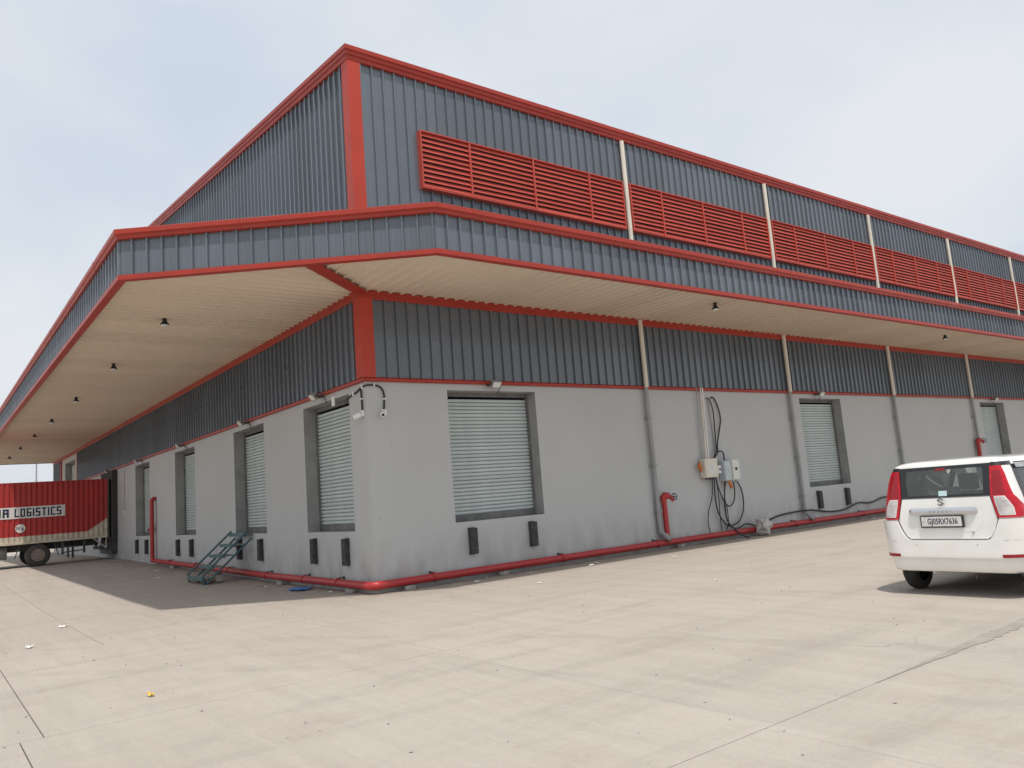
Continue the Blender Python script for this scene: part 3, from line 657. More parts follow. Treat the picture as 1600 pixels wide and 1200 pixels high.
# conduits
def single(name, lbl, cat, pts, r, m, grp=None, n=8, sm=True):
    return tag(MB().tube(pts, r, n).build(name, M[m], None, smooth=sm), lbl, cat, grp)
t = empty('conduit_bundle', (9.95, 0, 2.2), 'pair of white conduits running down to the cream junction box', 'conduit')
k = [MB().tube([(10.04, -.09, 4.14), (9.96, -.09, 2.19)], .02, 8).build('conduit', M['cream_pipe'], smooth=True), MB().tube([(10.11, -.10, 4.14), (10.05, -.10, 2.19)], .018, 8).build('conduit', M['white'], smooth=True)]; kidify(t, k)
single('thin_conduit', 'thin grey conduit left of the white conduit pair', 'conduit', [(9.88, -.08, 4.16), (9.83, -.06, 3.0), (9.82, -.06, 2.05)], .012, 'grey_pipe')
CB = [('black cable arching from the upper wall hole to the junction box', [(10.33, -.005, 3.86), (10.40, -.06, 3.82), (10.50, -.07, 3.5), (10.50, -.06, 3.0), (10.46, -.07, 2.66), (10.40, -.1, 2.4), (10.2, -.13, 2.19)], .017),
      ('black cable bowing out widest from the upper wall hole', [(10.52, -.005, 3.88), (10.62, -.05, 3.86), (10.76, -.06, 3.55), (10.79, -.06, 3.25), (10.66, -.06, 2.9), (10.52, -.08, 2.62), (10.42, -.12, 2.35), (10.22, -.14, 2.19)], .02),
      ('thin dark wire hanging straight beside the arching cables', [(10.36, -.03, 3.8), (10.38, -.04, 3.2), (10.40, -.05, 2.6), (10.36, -.08, 2.2)], .007),
      ('short black cable looping over to the grey isolator box', [(10.42, -.11, 2.34), (10.55, -.11, 2.39), (10.68, -.11, 2.33), (10.69, -.11, 2.12)], .02),
      ('black cable hanging leftmost below the junction box to the pipe', [(10.1, -.12, 1.7), (10.03, -.09, 1.2), (9.83, -.08, .8), (9.76, -.08, .5), (9.78, -.1, .24)], .014),
      ('thick black cable in a deep loop from junction box to meter box', [(10.18, -.12, 1.7), (10.14, -.10, 1.2), (10.2, -.1, .75), (10.45, -.1, .43), (10.72, -.1, .36), (11.05, -.1, .45), (11.28, -.1, .72), (11.34, -.1, 1.05), (11.28, -.1, 1.35), (11.12, -.1, 1.58)], .02),
      ('black cable in a shallow loop from junction box to meter box', [(10.24, -.12, 1.7), (10.32, -.1, 1.4), (10.48, -.1, 1.05), (10.68, -.1, .88), (10.9, -.1, .98), (11.0, -.1, 1.25), (10.98, -.1, 1.58)], .018),
      ('black cable dropping straight from junction box behind the pipe', [(10.22, -.13, 1.7), (10.3, -.09, 1.2), (10.3, -.07, .7), (10.32, -.06, .26)], .014),
      ('black cable crossing from the isolator box to the ground', [(10.62, -.11, 1.58), (10.56, -.09, 1.2), (10.52, -.09, .9), (10.56, -.09, .5), (10.66, -.2, .28), (10.86, -.36, .06), (10.98, -.42, .012)], .02),
      ('slack black cable crossing behind the others onto the pipe', [(10.66, -.11, 1.57), (10.57, -.08, 1.2), (10.62, -.08, .75), (10.6, -.08, .42), (10.45, -.1, .26)], .013),
      ('black cable trailing from the loops to the pale sack', [(10.56, -.1, .42), (10.75, -.1, .3), (11.02, -.1, .27), (11.3, -.1, .35), (11.5, -.15, .32), (11.62, -.18, .27)], .018),
      ('long black hose snaking along the top of the red pipe', [(11.75, -.16, .27), (12.3, -.06, .33), (13.0, -.05, .45), (13.9, -.06, .50), (14.4, -.22, .50), (14.9, -.06, .46), (15.8, -.04, .36), (16.6, -.05, .38), (17.4, -.04, .52), (18.2, -.04, .48), (19.2, -.04, .60), (20.2, -.04, .42), (21.5, -.04, .28)], .024)]
for l_, p, r_ in CB: single('hanging_cable', l_, 'cable', spline(p, 6), r_, 'cable')
b = MB(); b.tube(spline([(10.64, -.2, 1.56), (10.7, -.22, 1.47), (10.76, -.2, 1.38)], 4), [.03 + .02 * math.sin(i) ** 2 for i in range(9)], 8); tag(b.build('tape_bundle', M['orange'], None, smooth=True), 'orange tape bundle dangling under the grey isolator box', 'tape')
b = MB(); b.tube([(10.76, -.15, 1.57), (10.78, -.16, 1.47)], .022, 8); tag(b.build('connector', M['cyan'], None, smooth=True), 'small cyan connector under the grey isolator box', 'connector')
b = MB(); b.tube(spline([(9.66, -.08, 2.1), (9.6, -.14, 1.98), (9.66, -.12, 1.86)], 4), [.025, .04, .05, .05, .045, .05, .04, .03, .02], 8); tag(b.build('coiled_wire', M['orange'], None, smooth=True), 'orange wire coil hanging at the side of the cream box', 'wire')
# sack
def blob(name, lbl, cat, loc, sc, m, seed, grp=None, rough=.3, sub=3):
    rn = random.Random(seed); bm_ = bmesh.new(); bmesh.ops.create_icosphere(bm_, subdivisions=sub, radius=1)
    from mathutils import noise as nz_
    off_ = Vector((seed * 3.1, seed * 1.7, 0))
    for v in bm_.verts:
        q = nz_.noise(v.co * 1.3 + off_) + .5 * nz_.noise(v.co * 3.1 + off_) + .3 * abs(nz_.noise(v.co * 5 + off_))
        v.co *= 1 + rough * q; v.co.x *= sc[0]; v.co.y *= sc[1]; v.co.z *= sc[2]
    zmin = min(v.co.z for v in bm_.verts)
    for v in bm_.verts: v.co.z -= zmin; v.co.z = max(v.co.z, sc[2] * .12) - sc[2] * .12
    me = bpy.data.meshes.new(name); bm_.to_mesh(me); bm_.free(); me.materials.append(M[m])
    me.polygons.foreach_set('use_smooth', [True] * len(me.polygons))
    try: me.set_sharp_from_angle(angle=R(30))
    except Exception: pass
    o = obj(name, me, None, loc); o.rotation_euler = (0, 0, rn.uniform(0, 6)); return tag(o, lbl, cat, grp)
blob('sack', 'crumpled pale woven sack slumped against the red pipe', 'sack', (11.72, -.40, 0), (.19, .17, .2), 'sack', 4, rough=.7, sub=4)

# ------------------------------------------------------------------ teal steps
t = empty('dock_steps', (-.7, 7.35, GZ(7.3)), 'teal steel steps leaning up to a loading dock shutter', 'steps'); gz = GZ(7.3); k = []
Y0, Y1 = 6.72, 8.02
def at(s): return (-1.28 + s * 1.14, gz + .12 + s * (1.15 - .12 - gz))
for y in (Y0, Y1):
    for dx, dz, m_ in ((0, .10, 'teal'), (.10, -.09, 'teal')):
        a, c = at(0), at(1); b = MB(); b.tube([(a[0] + dx, y, a[1] + dz), (c[0] + dx, y, c[1] + dz)], .026, 4); k.append(b.build('stringer', M[m_]))
    a = at(0); k.append(MB().tube([(a[0], y, a[1] + .10), (a[0] + .03, y, gz + .01), (a[0] + .1, y, a[1] - .09)], .024, 4).build('foot', M['teal']))
for i in range(5):
    x, z = at(i / 4 * .98 + .02); dpt = .22
    if i == 4: b = MB().box(x - .04, -.02, Y0 - .03, Y1 + .03, z + .02, z + .05)
    else: b = MB().box(x - .02, x + dpt, Y0, Y1, z + .0, z + .03)
    k.append(b.build('tread', M['tread'], None, bevel=.004, seg=1))
    b = MB().box(x - .045, x - .02, Y0, Y1, z - .04, z + .03) if i < 4 else MB().box(x - .065, x - .04, Y0, Y1, z - .04, z + .05); k.append(b.build('nosing', M['teal']))
kidify(t, k)
for i, (x, y, s, m_) in enumerate(((-1.15, 7.75, .13, 'brick'), (-.95, 7.1, .12, 'brick'), (-1.05, 7.45, .09, 'brick'), (-.82, 6.85, .1, 'stone'))):
    blob('rubble_stone', 'broken brick lump lying at the foot of the teal steps', 'rubble', (x, y, GZ(y)), (s, s * .8, s * .6), m_, 20 + i, 'rubble at the steps', sub=2)
# wall switch near the open dock
t = empty('push_button_box', (0, 22.35, 2.0), 'small white push button box beside the open dock', 'switch'); MB().box(-.06, -.001, -.09, .09, 0, .22).build('case', M['white'], t, bevel=.01); MB().box(-.075, -.061, -.03, .03, .08, .14).build('button', M['dark'], t)
MB().box(-.02, -.001, -.012, .012, .22, 1.9).build('trunking', M['grey_pipe'], t)
# small sign plate over first canopy side shutter
o = tag(MB().box(-.02, -.002, 1.42, 1.55, 3.78, 3.98).build('notice_plate', M['white']), 'tiny white plate over the canopy side shutter beside the flood light', 'sign')

# ------------------------------------------------------------------ truck
tk = empty('container_truck', (-.36, 25.2, GZ(25)), 'red corrugated container truck backed into the open dock', 'truck'); TY = 24.02; TW = 2.36; g0 = GZ(25); TX = -.36; TL = 7.2; k = []
TZ0, TZ1 = 1.27, 3.68
def corr(n, p=.19, d=.032):
    o = []
    for i in range(n): u = i * p; o += [(u, 0), (u + .055, 0), (u + .085, d), (u + .155, d), (u + .185, 0)]
    return o
cn = int(TL / .19); pr = [q for q in corr(cn)]
def side(ysign, y):
    b = MB()
    def zc(u): return TZ0 + .22 + max(0, .52 * (1 - u / .78)) if u < .78 else TZ0 + .22
    lo = [(TX - u, y + ysign * d, TZ0) for u, d in pr]; mid = [(TX - u, y + ysign * d, zc(u)) for u, d in pr]; hi = [(TX - u, y + ysign * d, TZ1) for u, d in pr]
    b.rings([lo, mid], closed=False, m=1); b.rings([mid, hi], closed=False, m=0); return b.build('container_side', [M['truckred'], M['truckcream']])
k += [side(1, TY), side(-1, TY + TW)]
b = MB(); b.rings([[(TX - u, TY + .01, TZ1 - .02 - d) for u, d in pr], [(TX - u, TY + TW / 2, TZ1 + .03 - d) for u, d in pr], [(TX - u, TY + TW - .01, TZ1 - .02 - d) for u, d in pr]], closed=False); k.append(b.build('container_roof', M['truckred']))
k.append(MB().box(TX - TL, TX - TL + .05, TY, TY + TW, TZ0, TZ1).build('container_front', M['truckred'])); k.append(MB().box(TX - TL + .05, TX, TY + .05, TY + TW - .05, TZ0 - .03, TZ0 + .05).build('container_floor', M['chassis']))
b = MB()
for y in (TY - .015, TY + TW - .075): b.box(TX - .01, TX + .06, y, y + .09, TZ0 - .05, TZ1 + .02)
k.append(b.build('door_post', M['chassis']))
for y, s in ((TY - .02, 1), (TY + TW + .02, -1)): k.append(MB().box(TX - TL, TX, min(y, y + s * .1), max(y, y + s * .1), TZ0 - .10, TZ0 - .002).build('side_rail', M['truckcream'], None, bevel=.008))
for y in (TY + .7, TY + 1.5): k.append(MB().box(TX - TL - 2.2, TX - .25, y, y + .12, .88, 1.16).build('chassis_rail', M['chassis']))
for i in range(9): k.append(MB().box(TX - .5 - i * .8, TX - .42 - i * .8, TY + .1, TY + TW - .1, 1.165, 1.235).build('cross_member', M['chassis']))
k.append(MB().box(TX - .2, TX - .08, TY + .1, TY + TW - .1, .66, .80).build('under_run_bar', M['chassis']))
for y in (TY + .35, TY + TW - .45): k.append(MB().box(TX - .18, TX - .1, y, y + .1, .80, 1.16).build('bar_bracket', M['chassis']))
# diagonal stays, side guard and mud flaps
for x0, z0, x1, z1 in ((-.36 - .05, 1.17, -.36 - .05, .72), (-.9, 1.16, -.42, .75), (-1.2, .75, -2.1, .70), (-1.2, .92, -2.1, .92)):
    k.append(MB().tube([(x0, TY + .05, z0), (x1, TY + .05, z1)], .028, 6).build('guard_bar', M['truckcream' if x0 > -.95 else 'chassis']))
for x in (-1.25, -2.05): k.append(MB().box(x - .04, x + .04, TY + .03, TY + .09, .62, 1.17).build('guard_post', M['chassis']))
for x0, x1 in ((-2.35, -2.2), (-3.55, -3.75)): k.append(MB().tube([(x0, TY + .06, 1.18), (x1, TY + .06, .62)], .022, 6).build('stay', M['chassis']))
for y in (TY + .3, TY + TW - .75): k.append(MB().box(-1.62, -1.60, y, y + .45, .42, 1.1).build('mud_flap', M['rubber']))
k.append(MB().box(-6.6, -4.0, TY + .05, TY + .45, .62, 1.1).build('tool_box', M['chassis'], None, bevel=.02)); k.append(MB().box(-6.6, -4.2, TY + TW - .5, TY + TW - .05, .55, 1.1).build('fuel_tank', M['chassis'], None, bevel=.05))
def wheel(cx, yc, r, w, sgn, tm, rm, rimr, nm='wheel'):
    """axis along y; outer side towards sgn"""
    z = g0 + r; prof = [(rimr, -w / 2), (r * .9, -w / 2), (r * .975, -w * .4), (r, -w * .28), (r, w * .28), (r * .975, w * .4), (r * .9, w / 2), (rimr, w / 2)]
    ty = MB().lathe(prof, (cx, yc, z), 'y', 36, caps=False).build(nm, M[tm], None, smooth=True)
    o = sgn * w / 2; rp_ = [(rimr + .005, o * .98), (rimr * .93, o * .9), (rimr * .86, o * .5), (rimr * .55, o * .35), (rimr * .5, o * .75), (rimr * .3, o * .8), (rimr * .28, o * 1.0), (.01, o * 1.02)]
    ri = MB().lathe(rp_, (cx, yc, z), 'y', 28).build('rim', M[rm], ty, smooth=True)
    for j in range(8):
        a = j * math.pi / 4; MB().lathe([(.018, o * .75), (.018, o * .9)], (cx + math.cos(a) * rimr * .42, yc, z + math.sin(a) * rimr * .42), 'y', 6).build('lug_nut', M[rm], ty)
    return ty
for y, s in ((TY + .14, -1), (TY + .42, -1), (TY + TW - .14, 1), (TY + TW - .42, 1)): k.append(wheel(-2.93, y, .455, .25, s, 'dustytyre', 'rim', .25))
k.append(MB().lathe([(.09, TY + .3), (.09, TY + 1.0), (.2, TY + 1.1), (.2, TY + 1.3), (.09, TY + 1.4), (.09, TY + TW - .3)], (-2.93, 0, g0 + .455), 'y', 14).build('axle', M['chassis']))
for y, s in ((TY + .16, -1), (TY + TW - .16, 1)): k.append(wheel(-8.35, y, .455, .25, s, 'dustytyre', 'rim', .25))
# cab
def arch_pts(): return [(-7.72, 1.0), (-7.72, 2.75), (-7.9, 2.95), (-8.9, 2.9), (-9.2, 2.7), (-9.62, 1.75), (-9.68, 1.2), (-9.66, .62), (-9.0, .6), (-8.9, .95), (-8.6, 1.15), (-8.1, 1.15), (-7.85, .95)]
cp = arch_pts(); b = MB(); b.rings([[(x, y, z) for x, z in cp] for y in (TY + .05, TY + TW - .05)]); k.append(b.build('cab', M['truckcream'], None, bevel=.05))
b = MB()
for y in (TY + .035, TY + TW - .045): b.box(-8.95, -8.05, y, y + .01, 1.85, 2.65)
k.append(b.build('side_window', M['frit'])); k.append(MB().quad([(-9.27, TY + .2, 2.6), (-9.27, TY + TW - .2, 2.6), (-9.62, TY + TW - .2, 1.85), (-9.62, TY + .2, 1.85)]).build('windscreen', M['frit']))
for y in (TY + .25, TY + TW - .5): k.append(MB().box(-9.72, -9.66, y, y + .25, .95, 1.12).build('headlight', M['clearlens'], None, bevel=.01))
# lettering board on the near side
nb_ = MB().box(-8.2, -1.97, TY - .006, TY - .002, 2.22, 2.68).build('name_board', M['plate_white']); k.append(nb_)
def lettering(txt, size, x, z, m_, par, sx=1, bold=0, y=TY - .007):
    o = obj('lettering', text_mesh(txt, size, M[m_], sx, .001, bold), None, (x, y, z)); o.rotation_euler = (math.pi / 2, 0, 0); return o
GL = {'L': ['0004', '0030'], 'O': ['0004', '3034', '0030', '0434'], 'G': ['0004', '0030', '0434', '3032', '1232'], 'I': ['0004'], 'S': ['0030', '3032', '0232', '0204', '0434'], 'T': ['1.01.4'], 'C': ['0004', '0030', '0434'], 'N': ['0004', '3034'], 'A': ['0004', '3034', '0434', '0232']}
def block_word(word, x0, x1, z0, z1, widths):
    """painted block capitals on a 4 x 5 grid, reading towards +x"""
    tot = sum(widths[c] for c in word) + .28 * (len(word) - 1); sc_ = (x1 - x0) / tot; x = x0; st = .34 * sc_
    for c in word:
        w = widths[c] * sc_; h = z1 - z0; b = MB(); gx = lambda q: x + (w - st) * q / 3; gz_ = lambda q: z0 + (h - st) * q / 4; n_ = 0
        segs = [(1.5, 0, 1.5, 4), (0, 4, 3, 4)] if c == 'T' else ([(0, 0, 0, 4)] if c == 'I' else [tuple(int(q) for q in e) for e in GL[c]])
        for a0, b0, a1, b1 in segs:
            n_ += 1; yy = TY - .008 - .0003 * n_
            b.box(gx(a0), gx(a1) + st, yy, TY - .0065, gz_(b0), gz_(b1) + st)
        if c == 'N':
            n_ += 1; yy = TY - .0095; b.rings([[(gx(0) + st * .6, q, z1), (gx(0) + st * 1.5, q, z1), (gx(3) + st * .4, q, z0), (gx(3) - st * .5, q, z0)] for q in (yy, TY - .0065)])
        k.append(b.build('letter', M['navy'])); x += w + .28 * sc_
WD = dict(L=.95, O=1, G=1, I=.34, S=1, T=1, C=1, N=1, A=1)
block_word('LOGISTICS', -3.77, -2.11, 2.28, 2.62, WD); block_word('NA', -4.45, -3.96, 2.28, 2.62, WD)
k.append(MB().lathe([(.175, TY - .006), (.175, TY - .001)], (-3.56, 0, 1.82), 'y', 28).build('roundel', M['plate_white'])); k.append(lettering('N', .2, -3.64, 1.82, 'navy', None, .8, .004, TY - .008)); k.append(lettering('p', .2, -3.48, 1.815, 'navy', None, .9, .004, TY - .008))
kidify(tk, k)

# ------------------------------------------------------------------ car
car = empty('hatchback_car', (5.0, -9.10, 0), 'white compact hatchback parked parallel to the warehouse', 'car'); CX = 3.17; CY = -9.10; k = []
#        z    halfw  xr    xf    rr   rf
SLC = [(.285, .72, .12, 3.56, .16, .30), (.30, .765, .06, 3.60, .19, .34), (.36, .785, .03, 3.63, .20, .36), (.50, .80, .025, 3.655, .20, .36), (.70, .81, .035, 3.65, .19, .36), (.88, .812, .045, 3.60, .175, .36), (.95, .81, .05, 3.50, .165, .34), (1.00, .805, .055, 3.25, .16, .30), (1.05, .795, .06, 2.85, .155, .25),
       (1.10, .785, .065, 2.70, .15, .2), (1.21, .77, .08, 2.58, .14, .18), (1.40, .735, .115, 2.36, .13, .17), (1.50, .71, .14, 2.22, .13, .17), (1.585, .68, .16, 2.06, .13, .17), (1.62, .655, .175, 1.98, .13, .17), (1.65, .60, .24, 1.86, .14, .18), (1.668, .50, .36, 1.74, .14, .18), (1.678, .30, .60, 1.5, .12, .16)]
def interp(z):
    if z <= SLC[0][0]: return SLC[0]
    for a, c in zip(SLC[:-1], SLC[1:]):
        if a[0] <= z <= c[0]:
            f = (z - a[0]) / (c[0] - a[0]); return tuple(a[i] + (c[i] - a[i]) * f for i in range(6))
    return SLC[-1]
def half(z, side=1):
    """points of half outline (rear centre -> side -> front centre), fixed count; y>0 is left"""
    _, w, xr, xf, rr, rf = interp(z); p = []
    for s in (0, .25, .5): p.append((xr, min(s, (w - rr) * s / .5 if w - rr < .5 else s)))
    p.append((xr, max(w - rr, p[-1][1] + .001)))
    y_c = p[-1][1]; rr_ = w - y_c
    for j in range(1, 6): a = j / 5 * math.pi / 2; p.append((xr + rr * (1 - math.cos(a)), y_c + rr_ * math.sin(a)))
    for f in (.04, .12, .26, .40, .43, .58, .74, .77, .90): p.append((xr + rr + (xf - rf - xr - rr) * f, w))
    for j in range(0, 6): a = j / 5 * math.pi / 2; p.append((xf - rf + rf * math.sin(a), w - rf + rf * math.cos(a)))
    p.append((xf, (w - rf) * .5)); p.append((xf, 0)); return p
NH = len(half(.5)); cb = MB(); grid = []
for row_ in SLC:
    h_ = half(row_[0]); full = [(x, y) for x, y in h_] + [(x, -y) for x, y in h_[-2:0:-1]]
    grid.append([(CX + x, CY + y, row_[0]) for x, y in full])
n = len(grid[0]); cb.v = [p for r in grid for p in r]
zi = {round(s[0], 3): i for i, s in enumerate(SLC)}
i0, i1 = zi[1.21], zi[1.585]; s0, s1 = zi[1.10], zi[1.50]
holes = {}
for a in range(len(SLC) - 1):
    for j in range(n):
        jj = j if j < NH - 1 else n - 1 - j    # mirrored segment index on half outline
        if i0 <= a < i1 and jj in (0, 1): continue                       # rear window
        if zi[1.05] < a < i1 and jj >= NH - 4: continue                   # windscreen
        if zi[1.05] < a < i1 - 0 and jj in (10, 11, 13, 14, 15) and a < zi[1.585]: continue   # side windows
        zc = (SLC[a][0] + SLC[a + 1][0]) / 2; x_m = sum(grid[a][q][0] for q in (j, (j + 1) % n)) / 2 - CX
        cb.f.append((a * n + j, a * n + (j + 1) % n, (a + 1) * n + (j + 1) % n, (a + 1) * n + j)); cb.m.append(0)
cb.f.append(tuple((len(SLC) - 1) * n + j for j in range(n))); cb.m.append(0)
k.append(cb.build('body', M['carwhite'], None, smooth=True))
def surf(s, z, off=0.0):
    """point on rear/side surface by arc length s from rear centre (+ left)"""
    _, w, xr, xf, rr, rf = interp(z); sg = 1 if s >= 0 else -1; s = abs(s); f = w - rr; arc = rr * math.pi / 2
    if s <= f: x, y, nx, ny = xr, s, -1, 0
    elif s <= f + arc: a = (s - f) / rr; nx, ny = -math.cos(a), math.sin(a); x, y = xr + rr + rr * nx, f + rr * ny
    else: x, y, nx, ny = xr + rr + (s - f - arc), w, 0, 1
    return (CX + x + nx * off, CY + sg * (y + ny * off), z)
def patch(name, rows, m_, off=.006, depth=.02, cols=10, sub=4, mirror=False, smooth=True, sg=1):
    rs = []
    for a, c in zip(rows[:-1], rows[1:]):
        for i in range(sub): f = i / sub; rs.append(tuple(a[q] + (c[q] - a[q]) * f for q in range(3)))
    rs.append(rows[-1]); b = MB(); F = [[surf(sg * (r[1] + (r[2] - r[1]) * i / cols), r[0], off) for i in range(cols + 1)] for r in rs]
    Bk = [[surf(sg * (r[1] + (r[2] - r[1]) * i / cols), r[0], off - depth) for i in range(cols + 1)] for r in rs]
    b.rings(F, closed=False)
    edge = F[0] + [r[-1] for r in F[1:]] + F[-1][-2::-1] + [r[0] for r in F[-2:0:-1]]; eb = Bk[0] + [r[-1] for r in Bk[1:]] + Bk[-1][-2::-1] + [r[0] for r in Bk[-2:0:-1]]
    b.rings([edge, eb], closed=True, caps=False)
    me = b.build(name, M[m_], None, smooth=smooth); bm_ = bmesh.new(); bm_.from_mesh(me.data); bmesh.ops.remove_doubles(bm_, verts=bm_.verts, dist=1e-5); bmesh.ops.recalc_face_normals(bm_, faces=bm_.faces); bm_.to_mesh(me.data); bm_.free()
    try: me.data.set_sharp_from_angle(angle=R(38))
    except Exception: pass
    return me
# rear bumper (deep U below the tailgate)
k.append(patch('bumper', [(.315, -1.02, 1.02), (.335, -1.05, 1.05), (.42, -1.07, 1.07), (.455, -1.07, 1.07)], 'carwhite', .016, .03, 28, 3))
k.append(patch('bumper', [(.455, -1.07, 1.07), (.475, -1.08, 1.08)], 'carwhite', .030, .04, 28, 2))
k.append(patch('bumper', [(.475, -1.08, 1.08), (.51, -1.08, 1.08), (.53, -1.08, 1.08), (.66, -1.08, 1.08), (.685, -1.08, 1.08)], 'carwhite', .046, .06, 28, 3))
for sg in (1, -1): k.append(patch('bumper', [(.685, .44, 1.08), (.70, .49, 1.08), (.74, .525, 1.08), (.82, .565, 1.07), (.93, .612, 1.06)], 'carwhite', .046, .06, 12, 3, sg=sg))
# black side skirts of bumper
for sg in (1, -1): k.append(patch('bumper_corner', [(.255, .70, 1.08), (.312, .68, 1.08)], 'frit', .012, .03, 8, 2, sg=sg))
k.append(MB().box(CX + .75, CX + 2.85, CY - .62, CY + .62, .20, .33).build('underbody', M['blackpl']))
# tailgate skin with plate recess
k.append(patch('tailgate', [(.70, -.455, .455), (.73, -.50, .50), (.80, -.54, .54), (.92, -.585, .585), (1.05, -.56, .56), (1.195, -.525, .525)], 'carwhite', .010, .02, 20, 3))
k.append(patch('tailgate_seam', [(.692, -.465, .465), (.727, -.512, .512), (.80, -.552, .552), (.92, -.597, .597), (1.05, -.572, .572), (1.20, -.537, .537)], 'frit', .0075, .015, 20, 3))
k.append(patch('plate_recess', [(.785, -.31, .31), (.80, -.36, .36), (.90, -.42, .42), (1.0, -.43, .43)], 'carwhite', .0125, .003, 10, 2))
# rear glass with printed border
k.append(patch('rear_window', [(1.232, -.49, .49), (1.40, -.485, .485), (1.555, -.49, .49)], 'glass', .004, .004, 8, 3))
fp = [patch('window_border', [(1.205, -.56, .56), (1.235, -.56, .56)], 'frit', .005, .012, 12, 2), patch('window_border', [(1.55, -.57, .57), (1.592, -.57, .57)], 'frit', .005, .012, 12, 2)]
for sg in (1, -1): fp.append(patch('window_border', [(1.235, .455, .57), (1.40, .465, .57), (1.55, .46, .57)], 'frit', .005, .012, 5, 3, sg=sg))
k += fp
k.append(patch('stop_lamp', [(1.54, -.03, .10), (1.565, -.02, .09)], 'darkred', .009, .006, 4, 1)); k.append(patch('sticker', [(1.222, -.035, .065), (1.285, -.035, .065)], 'stick', .008, .004, 3, 1))
for sg in (1, -1):
    k.append(patch('tail_light', [(.945, .60, .955), (.955, .59, .99), (1.03, .572, .985), (1.06, .566, .95), (1.13, .555, .84), (1.21, .54, .765), (1.30, .54, .735), (1.45, .545, .695), (1.555, .55, .655)], 'redlens', .022, .03, 10, 3, sg=sg))
    k.append(patch('lamp_inner', [(1.22, .565, .69), (1.32, .565, .675), (1.42, .57, .66), (1.50, .575, .645)], 'darkred', .0245, .004, 5, 2, sg=sg))
    k.append(patch('lamp_rim', [(.972, .618, .768), (1.06, .598, .757), (1.12, .583, .727), (1.198, .573, .682)], 'plate_white', .0245, .005, 6, 2, sg=sg))
    k.append(patch('reversing_light', [(.985, .63, .755), (1.06, .61, .745), (1.12, .595, .715), (1.185, .585, .67)], 'clearlens', .026, .006, 6, 2, sg=sg))
    k.append(patch('reflector', [(.482, .60, .80), (.520, .60, .80)], 'darkred', .050, .01, 8, 1, sg=sg))
    k.append(patch('pillar_trim', [(1.555, .55, .86), (1.60, .55, .86)], 'frit', .006, .012, 8, 1, sg=sg))
    k.append(patch('quarter_trim', [(1.12, 1.03, 1.16), (1.25, .97, 1.10), (1.40, .90, 1.04), (1.56, .84, 1.0)], 'frit', .005, .012, 6, 2, sg=sg))
    # side glass, doors
    k.append(patch('side_window', [(1.11, 1.12, 2.95), (1.3, 1.05, 2.80), (1.56, .98, 2.5)], 'glass', .002, .004, 6, 2, sg=sg))
    for s_ in (1.62, 2.55): k.append(patch('pillar', [(1.1, s_, s_ + .1), (1.56, s_ - .04, s_ + .06)], 'frit', .006, .02, 2, 1, sg=sg))
    k.append(patch('rain_visor', [(1.515, .93, 1.6), (1.575, .90, 1.58)], 'galv', .03, .01, 6, 1, sg=sg))
    for s_ in (1.72, 2.66): k.append(patch('door_handle', [(.965, s_, s_ + .2), (.99, s_, s_ + .2)], 'carwhite', .035, .04, 3, 1, sg=sg))
    k.append(MB().box(CX + 2.35, CX + 2.55, CY + sg * .80 - .06 + sg * .08, CY + sg * .80 + .06 + sg * .08, 1.08, 1.24).build('door_mirror', M['carwhite'], None, bevel=.04))
    b = MB(); xs_ = [(1.11, 2.72, .52), (1.3, 2.5, .50), (1.56, 2.13, .47)]
b = MB(); b.rings([[(CX + 2.705, CY - .57, 1.10), (CX + 2.705, CY + .57, 1.10)], [(CX + 2.10, CY - .50, 1.58), (CX + 2.10, CY + .50, 1.58)]], closed=False); k.append(b.build('windscreen', M['glass']))
for sg in (1, -1): k.append(MB().box(CX + 3.42, CX + 3.58, CY + sg * .52 - .13, CY + sg * .52 + .13, .72, .90).build('headlight', M['clearlens'], None, bevel=.03))
# chrome strip, plate, emblem
xr_ = CX + .045
sp = MB(); prf = [(0, -.006), (-.04, .0), (-.052, .03), (-.04, .07), (0, .078)]
sp.rings([[(xr_ + a * f_, CY + .035 + y, 1.002 + .034 + (z - .034) * f2) for a, z in prf] for y, f_, f2 in ((-.41, .15, .45), (-.385, .8, .9), (-.35, 1, 1), (.35, 1, 1), (.385, .8, .9), (.41, .15, .45))]); k.append(sp.build('chrome_strip', M['chrome'], None, smooth=True))
def rear_text(txt, size, y, z, x, m_, sx=1, bold=0, ex=.0008):
    o = obj('lettering', text_mesh(txt, size, M[m_], sx, ex, bold), None, (x, y, z)); o.rotation_euler = (math.pi / 2, 0, -math.pi / 2); return o
k.append(rear_text('S  U  Z  U  K  I', .042, CY + .04, 1.034, xr_ - .0515, 'emblem'))
pf = MB().box(CX - .0, CX + .04, CY - .212, CY + .302, .838, .986).build('plate_frame', M['frit'], None, bevel=.004, seg=1); k.append(pf)
k.append(MB().box(CX - .0035, CX - .0005, CY - .195, CY + .285, .856, .974).build('number_plate', M['plate_white']))
k.append(rear_text('GJ05RX7636', .098, CY + .03, .914, CX - .0045, 'navy', .70, .0012)); k.append(rear_text('IND', .022, CY + .262, .91, CX - .0045, 'boxgrey', .9))
em = MB(); pts = [(.045, .030), (.0, .062), (-.045, .03), (-.0, -.0), (.045, -.03), (.0, -.062), (-.045, -.03)]
def stroke(p, q, w=.011):
    p, q = Vector((0, *p)), Vector((0, *q)); d = (q - p).normalized(); nn_ = Vector((0, -d.z, d.y)) * w
    em.rings([[(xr_ - .012, CY + .035 + v.y * .85, 1.15 + v.z * .85) for v in (p + nn_, p - nn_, q - nn_, q + nn_)], [(xr_ - .018, CY + .035 + v.y * .85, 1.15 + v.z * .85) for v in (p + nn_, p - nn_, q - nn_, q + nn_)]])
